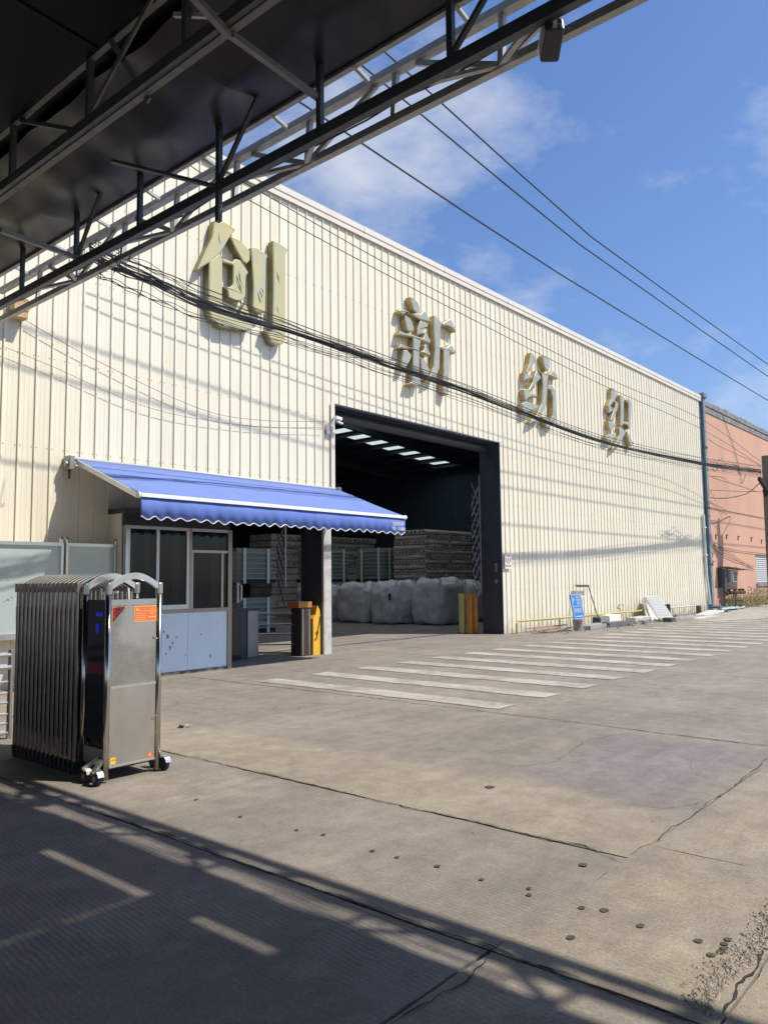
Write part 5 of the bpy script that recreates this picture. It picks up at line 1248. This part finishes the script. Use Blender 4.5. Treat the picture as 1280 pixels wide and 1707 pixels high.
# debris on the ground by the wall
def lump(name, x, y, w, d, h, m, label, cat, rot=0.0, tilt=0.0, z=0):
    h *= .75; w *= .85
    t_ = thing(name, (x, y, z), label, cat); mb = MB(); r_ = random.Random(int(x*100)); vs = []
    for zz_ in (0, h):
        for (a_, b_) in ((-1, -1), (0, -1.05), (1, -1), (1.04, 0), (1, 1), (0, 1.03), (-1, 1), (-1.03, 0)):
            k_ = 1-(.06 if zz_ else 0); X_ = a_*w/2*k_*r_.uniform(.95, 1.03); Y_ = b_*d/2*k_*r_.uniform(.95, 1.03)
            vs.append((x+X_*cos(rot)-Y_*sin(rot), y+X_*sin(rot)+Y_*cos(rot), z+zz_*(1+r_.uniform(-.08, .08))+tilt*X_+abs(tilt)*w/2))
    mb.add(vs, [tuple(range(7, -1, -1)), tuple(range(8, 16))]+[(q, (q+1) % 8, 8+(q+1) % 8, 8+q) for q in range(8)]); mb.build('body', m, t_, bevel=min(.01, h*.2)); return t_
GR = mat('debris_grey', (.27, .26, .245), .8, var=.25, vscale=8); BK = mat('debris_dark', (.06, .06, .06), .7)
lump('concrete_kerb_piece', 22.0, 10.55, 2.2, .45, .16, GR, 'flat grey concrete piece lying just right of the sign bucket', 'concrete block', .1)
lump('stone_block', 23.1, 10.35, 1.5, .3, .20, mat('block_dark', (.13, .13, .125), .8), 'dark grey block lying in front of the flat concrete piece', 'stone block', -.12)
lump('foam_box', 24.0, 10.95, 1.2, .35, .40, WHITE, 'white foam box standing by the yellow rail right of the parking sign', 'box', .05)
lump('foam_box', 26.1, 10.9, 1.3, .4, .22, WHITEDIRTY, 'low pale box between the white foam box and the leaning boards', 'box', -.1)
lump('cloth_bundle', 22.9, 10.9, .35, .25, .38, BK, 'small black bundle hooked on the yellow rail', 'bundle', .4)
lump('plank', 28.6, 10.1, 3.0, .5, .12, GR, 'long grey plank at the foot of the leaning boards', 'plank', .05)
lump('plank', 29.4, 9.75, 2.2, .35, .07, WHITEDIRTY, 'pale plank lying in front of the long grey plank', 'plank', -.1)
lump('rubber_block', 26.4, 9.95, .7, .3, .18, BK, 'black block at the left foot of the leaning boards', 'block', .1)
lump('plank', 31.6, 10.3, 3.2, .6, .10, WHITEDIRTY, 'wide pale plank lying toward the blue drainpipe', 'plank', .12, .03)
lump('plank', 32.6, 10.45, 2.6, .25, .14, WB, 'thin white plank propped on the wide pale plank', 'plank', -.05, .04)
lump('cloth_bundle', 29.0, 11.0, .3, .25, .65, BK, 'upright dark bundle right of the leaning boards', 'bundle', .2)
lump('cloth_bundle', 33.0, 11.2, .3, .2, .42, mat('brown_cloth', (.12, .09, .07), .8), 'brown sack leaning on the wall near the drainpipe', 'bundle', .2)
lump('plastic_crate', 34.3, 10.85, 1.25, .5, .34, mat('crate_blue', (.07, .10, .13), .5, var=.3), 'dark blue plastic crate at the foot of the drainpipe', 'crate', .02)
# blue tarp
mb = MB(); nu = 14; vs = [(32.9+3.4*i_/nu+rnd.uniform(-.05, .05), 10.2+.6*j_/6+rnd.uniform(-.05, .05), .14+.07*sin(i_*1.3+j_)*sin(j_*1.1)+rnd.uniform(0, .04)) for i_ in range(nu+1) for j_ in range(7)]
mb.add(vs, [(i_*7+j_, (i_+1)*7+j_, (i_+1)*7+j_+1, i_*7+j_+1) for i_ in range(nu) for j_ in range(6)])
tag(mb.build('tarpaulin', mat('tarp_blue', (.33, .46, .56), .6, var=.2, vscale=5), org=(34.5, 10.5, 0), smooth=True), 'crumpled pale blue tarpaulin on the ground by the drainpipe', 'tarpaulin')
# sticks
WOOD = mat('old_wood', (.42, .30, .22), .8, var=.3, vscale=8)
for k in range(7):
    x = 19.6+rnd.uniform(-.3, .6); y = 10.9+rnd.uniform(-.3, .15); a = rnd.uniform(-.35, .15); l_ = rnd.uniform(.7, 1.5)
    mb = MB(); mb.bar((x-l_/2*cos(a), y-l_/2*sin(a), .02+.015*k), (x+l_/2*cos(a), y+l_/2*sin(a), .04+.02*k), .05, .03)
    tag(mb.build('timber_offcut', WOOD, org=(x, y, 0)), 'timber offcut in the low pile left of the sign bucket', 'timber', 'timber offcuts left of the sign bucket')
mb = MB()
for k in range(1100):
    x = rnd.choice([rnd.uniform(19, 27), rnd.uniform(24, 33)]); y = 10.55+rnd.gauss(0, .3); s_ = rnd.uniform(.01, .03)*rnd.choice((1, 1, 1, 2.4, 4))
    if y > 11.35: continue
    vs = [(x+rnd.uniform(-s_, s_), y+rnd.uniform(-s_, s_), rnd.uniform(0, .01)) for q in range(3)]+[(x, y, s_*.9)]
    mb.add(vs, [(0, 1, 2), (0, 1, 3), (1, 2, 3), (2, 0, 3)])
tag(mb.build('rubble', mat('rubble', (.30, .285, .26), .9, var=.4, vscale=12)), 'small rubble and dust strewn along the foot of the wall', 'rubble', kind='stuff')
# dry weed by the rail
pw_ = thing('dry_weed', (25.3, 11.2, 0), 'single dry weed growing up the wall behind the yellow rail', 'weed')
mb = MB(); mb2 = MB()
for k in range(4):
    p0 = Vector((25.3+.05*k, 11.25, 0)); p1 = p0+Vector((rnd.uniform(-.1, .5), 0, rnd.uniform(.5, .9))); mb.tube([p0, p0.lerp(p1, .5)+Vector((.05, 0, 0)), p1], .007, 4)
    for q in range(6):
        c_ = p0.lerp(p1, .3+.12*q); d_ = Vector((rnd.uniform(-.12, .12), rnd.uniform(-.03, .03), rnd.uniform(0, .1))); mb2.add([c_, c_+d_+Vector((0, 0, .03)), c_+d_*1.4, c_+d_-Vector((0, 0, .03))], [(0, 1, 2, 3)])
mb.build('stem', WOOD, pw_); o = mb2.build('leaves', mat('dry_leaf', (.25, .22, .14), .8), pw_); o['kind'] = 'stuff'

# ================================================================== PINK BUILDING
pk = thing('pink_building', (36, D, 0), 'tall salmon pink rendered building with a worn grey coping beyond the cream warehouse', 'building')
WXa, WXb, WZa, WZb = 42.55, 46.4, 1.12, 2.62
mb = MB()
mb.box(35.66, WXa, D, D+.3, 0, 9.2); mb.box(WXb, 75, D, D+.3, 0, 9.2); mb.box(WXa, WXb, D, D+.3, 0, WZa); mb.box(WXa, WXb, D, D+.3, WZb, 9.2)
mb.build('front_wall', PINK, pk)
mb = MB(); mb.box(35.66, 35.9, D+.31, 40, 0, 9.2); mb.box(74.8, 75, D+.31, 40, 0, 9.2); mb.build('side_wall', PINK, pk)
mb = MB(); mb.box(35.5, 75, D+.3, 40, 9.0, 9.15); mb.build('roof', COPE, pk)
mb = MB(); x = 35.6
while x < 75:
    x2 = x+rnd.uniform(.5, 1.3); mb.box(x, x2, D-.07, D+.4, 9.2, 9.42+rnd.uniform(-.03, .05)); x = x2+.002
mb.box(35.6, 75, D-.035, D+.02, 8.92, 9.199); mb.build('coping', COPE, pk)
wf = part('window', [(WXa, WXa+.09, D+.02, D+.16, WZa, WZb), (WXb-.09, WXb, D+.02, D+.16, WZa, WZb), (WXa+.09, WXb-.09, D+.02, D+.16, WZb-.08, WZb), (WXa-.05, WXb+.05, D-.06, D+.16, WZa-.13, WZa-.001)], COPE, pk, 'window with horizontal white bars')
part('pane', [(WXa+.09, WXb-.09, D+.13, D+.14, WZa, WZb-.08)], mat('pane_lilac', (.42, .42, .50), .3), wf)
for k in range(13):
    z = WZa+.09+k*.108; part('bar', [(WXa+.09, WXb-.09, D+.05, D+.07, z, z+.045)], WHITE, wf)
for k in range(7):
    x = WXa+.35+k*.5; part('bar', [(x, x+.035, D+.075, D+.095, WZa, WZb-.08)], CANST, wf)
for k, (px, py) in enumerate([(1194, 895), (1212, 895), (1231, 897), (1253, 899), (1270, 903), (1188, 925), (1189, 939)]):
    p = onY(px, py, D-.06); mb = MB(); mb.tube([(p.x, D, p.z+.08), (p.x, D-.08, p.z+.08), (p.x+.12, D-.08, p.z+.08)], .016, 5); mb.tube([(p.x, D-.02, p.z+.12), (p.x, D-.02, p.z-.10)], .02, 5); mb.build('wall_hook', mat('hook_rust', (.10, .06, .045), .8), pk)
dp = thing('drainpipe', (35.4, D, 0), 'tall blue grey steel downpipe between the cream warehouse and the pink building', 'drainpipe')
part('pipe', [(35.34, 35.60, D-.11, D-.0, .0, 9.5)], BLUEDP, dp)
part('hopper', [(35.24, 35.70, D-.18, D+.0, 9.5, 9.68)], COPE, dp)
for z in (2, 4.5, 7.2): part('pipe_clamp', [(35.31, 35.63, D-.13, D-.112, z, z+.08)], STEELDK, dp)
pv = thing('drainpipe', (35.1, D, 0), 'slim white plastic pipe at the right end of the cream wall', 'drainpipe')
mb = MB(); mb.tube([(34.75, D-.09, 4.2), (34.80, D-.09, 1.6), (35.05, D-.10, .3)], .06, 8); mb.build('pipe', PVC, pv)
for z in (3.6, 2.4): mb = MB(); mb.box(34.68, 34.86, D-.165, D-.02, z, z+.06); mb.build('pipe_clamp', PVC, pv)
# meter box
p = onY(1200, 968, D-.1); mbx = thing('meter_box', (p.x, D-.1, 0), 'grey electric meter box with a little sloping roof on the pink wall', 'meter box')
Z1 = 1.95
mb = MB(); mb.box(36.55, 37.05, D-.30, D-.003, 1.0, 1.85); mb.build('back_board', STEELDK, mbx)
mb = MB(); mb.box(37.1, 38.1, D-.40, D-.003, 1.25, 1.75); mb.build('case', mat('case_grey', (.40, .38, .36), .6), mbx)
mb = MB(); mb.box(37.55, 38.0, D-.41, D-.401, 1.3, 1.68); mb.build('door', STEELDK, mbx)
mb = MB(); mb.bar((36.4, D-.3, 1.93), (39.6, D-.3, 1.80), .55, .03); mb.build('hood', mat('hood_wood', (.25, .20, .16), .8), mbx)
mb = MB(); mb.tube([(36.7, D-.2, 1.0), (36.7, D-.2, 0)], .045, 6); mb.build('conduit', STEELDK, mbx)
vl = thing('pipe_valves', (38, D-.3, 0), 'rusty horizontal pipe with valves below the meter box', 'valves')
mb = MB(); mb.tube([(36.8, D-.25, .80), (39.6, D-.25, .78)], .05, 6); mb.build('pipe', mat('rust_dark', (.08, .05, .04), .8), vl)
for x in (37.2, 38.1, 38.8, 39.3): mb = MB(); mb.lathe((x, D-.25, .68), [(.11, 0), (.14, .06), (.06, .18), (.10, .24)], 8); mb.build('valve', MATS['rust_dark'], vl)
mb = MB(); mb.tube([(38.1, D-.25, .7), (38.1, D-.25, 0)], .03, 6); mb.build('riser', MATS['rust_dark'], vl)
# wall cables on the pink building
gpk = 'cables hanging on the pink wall'
for k, (pp, l_) in enumerate([(((1203, 690), (1222, 745), (1233, 790), (1236, 806), (1243, 790)), 'long cable hanging down the pink wall from its coping'),
    (((1178, 731), (1200, 745), (1240, 763), (1268, 778)), 'taut cable from the drainpipe to the pole, high on the pink wall'),
    (((1183, 830), (1215, 830), (1245, 822), (1266, 805)), 'black cable looping across the pink wall to the pole'),
    (((1183, 817), (1230, 819), (1268, 820)), 'straight cable across the middle of the pink wall'),
    (((1180, 908), (1230, 918), (1280, 924)), 'cable across the pink wall level with the hooks'),
    (((1184, 912), (1215, 930), (1256, 945)), 'thin cable sagging from the drainpipe toward the barred window'),
    (((1182, 905), (1220, 925), (1256, 950)), 'lowest thin cable sagging toward the barred window'),
    (((1186, 847), (1230, 856), (1268, 864)), 'thin cable sloping across the pink wall below its middle'),
    (((1186, 796), (1225, 808), (1262, 820)), 'thin cable sloping down to the pole on the pink wall')]):
    Yc = [D-.05]*len(pp) if k in (0, 4, 5, 6) else [D-.2]+[10.8]*(len(pp)-2)+[9.8]
    wire(sagline(pp, Yc, n=24), .02 if k in (2,) else .011, WIREM, l_, gpk, 'wall_cable')
mb = MB()
for k in range(40):
    x = rnd.uniform(1175, 1266); u = (x-1175)/91; p0 = onY(x, 772+13*u+rnd.uniform(-4, 6), 9.55+.3*(1-u)); pts = [p0]
    for q in range(5): pts.append(pts[-1]+Vector((rnd.uniform(.05, .35), rnd.uniform(-.05, .05), rnd.uniform(-.12, .11))))
    mb.tube(pts, .008, 4)
tag(mb.build('cable_tangle', WIREG, org=(38, 9.6, 7)), 'tangled thin cables wound round the bundle in front of the pink wall', 'cable tangle', kind='stuff')
# utility pole
PX, PY = 38.05, 9.6
up_ = thing('utility_pole', (PX, PY, 0), 'grey concrete utility pole at the right edge in front of the pink building', 'utility pole')
mb = MB(); mb.tube([(PX+.05, PY, 0), (PX, PY, 6.95)], [.24, .19], 14); mb.build('pole', POLEM, up_)
mb = MB(); mb.box(PX+.15, PX+.55, PY-.35, PY+.05, 5.6, 6.4); mb.build('junction_case', STEELDK, up_)
mb = MB(); mb.bar((PX-.9, PY+.1, 5.85), (PX-.1, PY, 5.35), .14, .16); mb.build('lamp_head', RUB, up_)
mb = MB(); mb.bar((PX-.25, PY, 5.2), (PX+.3, PY-.1, 5.5), .3, .35); mb.build('clamp', RUB, up_)

# weeds along the foot of the pink wall
def weed_stuff():
    mb = MB()
    for k in range(9000):
        x = rnd.uniform(36.2, 58); y = D-.15-abs(rnd.gauss(0, .38)); 
        hh = .42+.4*max(0, sin(x*1.1+.6))+.25*max(0, sin(x*2.7))+(.25 if x > 41.5 else 0)
        base = .05; z = base+rnd.random()**1.3*hh; s_ = rnd.uniform(.03, .085)
        a = rnd.random()*6.28; dx, dy = cos(a)*s_, sin(a)*s_*.6; up2 = rnd.uniform(.3, 1.5)*s_
        mb.add([(x, y, z), (x+dx*.5-dy*.25, y+dy*.5+dx*.25, z+up2*.5), (x+dx, y+dy, z+up2), (x+dx*.5+dy*.25, y+dy*.5-dx*.25, z+up2*.5)], [(0, 1, 2, 3)])
    for k in range(230):
        x = rnd.uniform(36.4, 56); y = D-.1-abs(rnd.gauss(0, .3)); h = rnd.uniform(.4, 1.25)*(1.0 if x > 41 or x < 39 else .7)
        p0 = Vector((x, y, .03)); p1 = p0+Vector((rnd.uniform(-.25, .25), rnd.uniform(-.1, .1), h)); w_ = Vector((.008, 0, 0))
        mb.add([p0-w_, p0+w_, p1], [(0, 1, 2)])
        for q in range(8):
            c_ = p0.lerp(p1, .35+.08*q); d_ = Vector((rnd.uniform(-.10, .10), rnd.uniform(-.05, .05), rnd.uniform(0, .07))); mb.add([c_, c_+d_*.5+Vector((0, 0, .015)), c_+d_, c_+d_*.5-Vector((0, 0, .015))], [(0, 1, 2, 3)])
    tag(mb.build('weeds', LEAF), 'thick weeds and dry grass growing along the foot of the pink wall', 'weeds', kind='stuff')
weed_stuff()
print('objects', len(bpy.data.objects), 'tris', sum(len(m.loop_triangles) if False else len(m.polygons) for m in bpy.data.meshes))
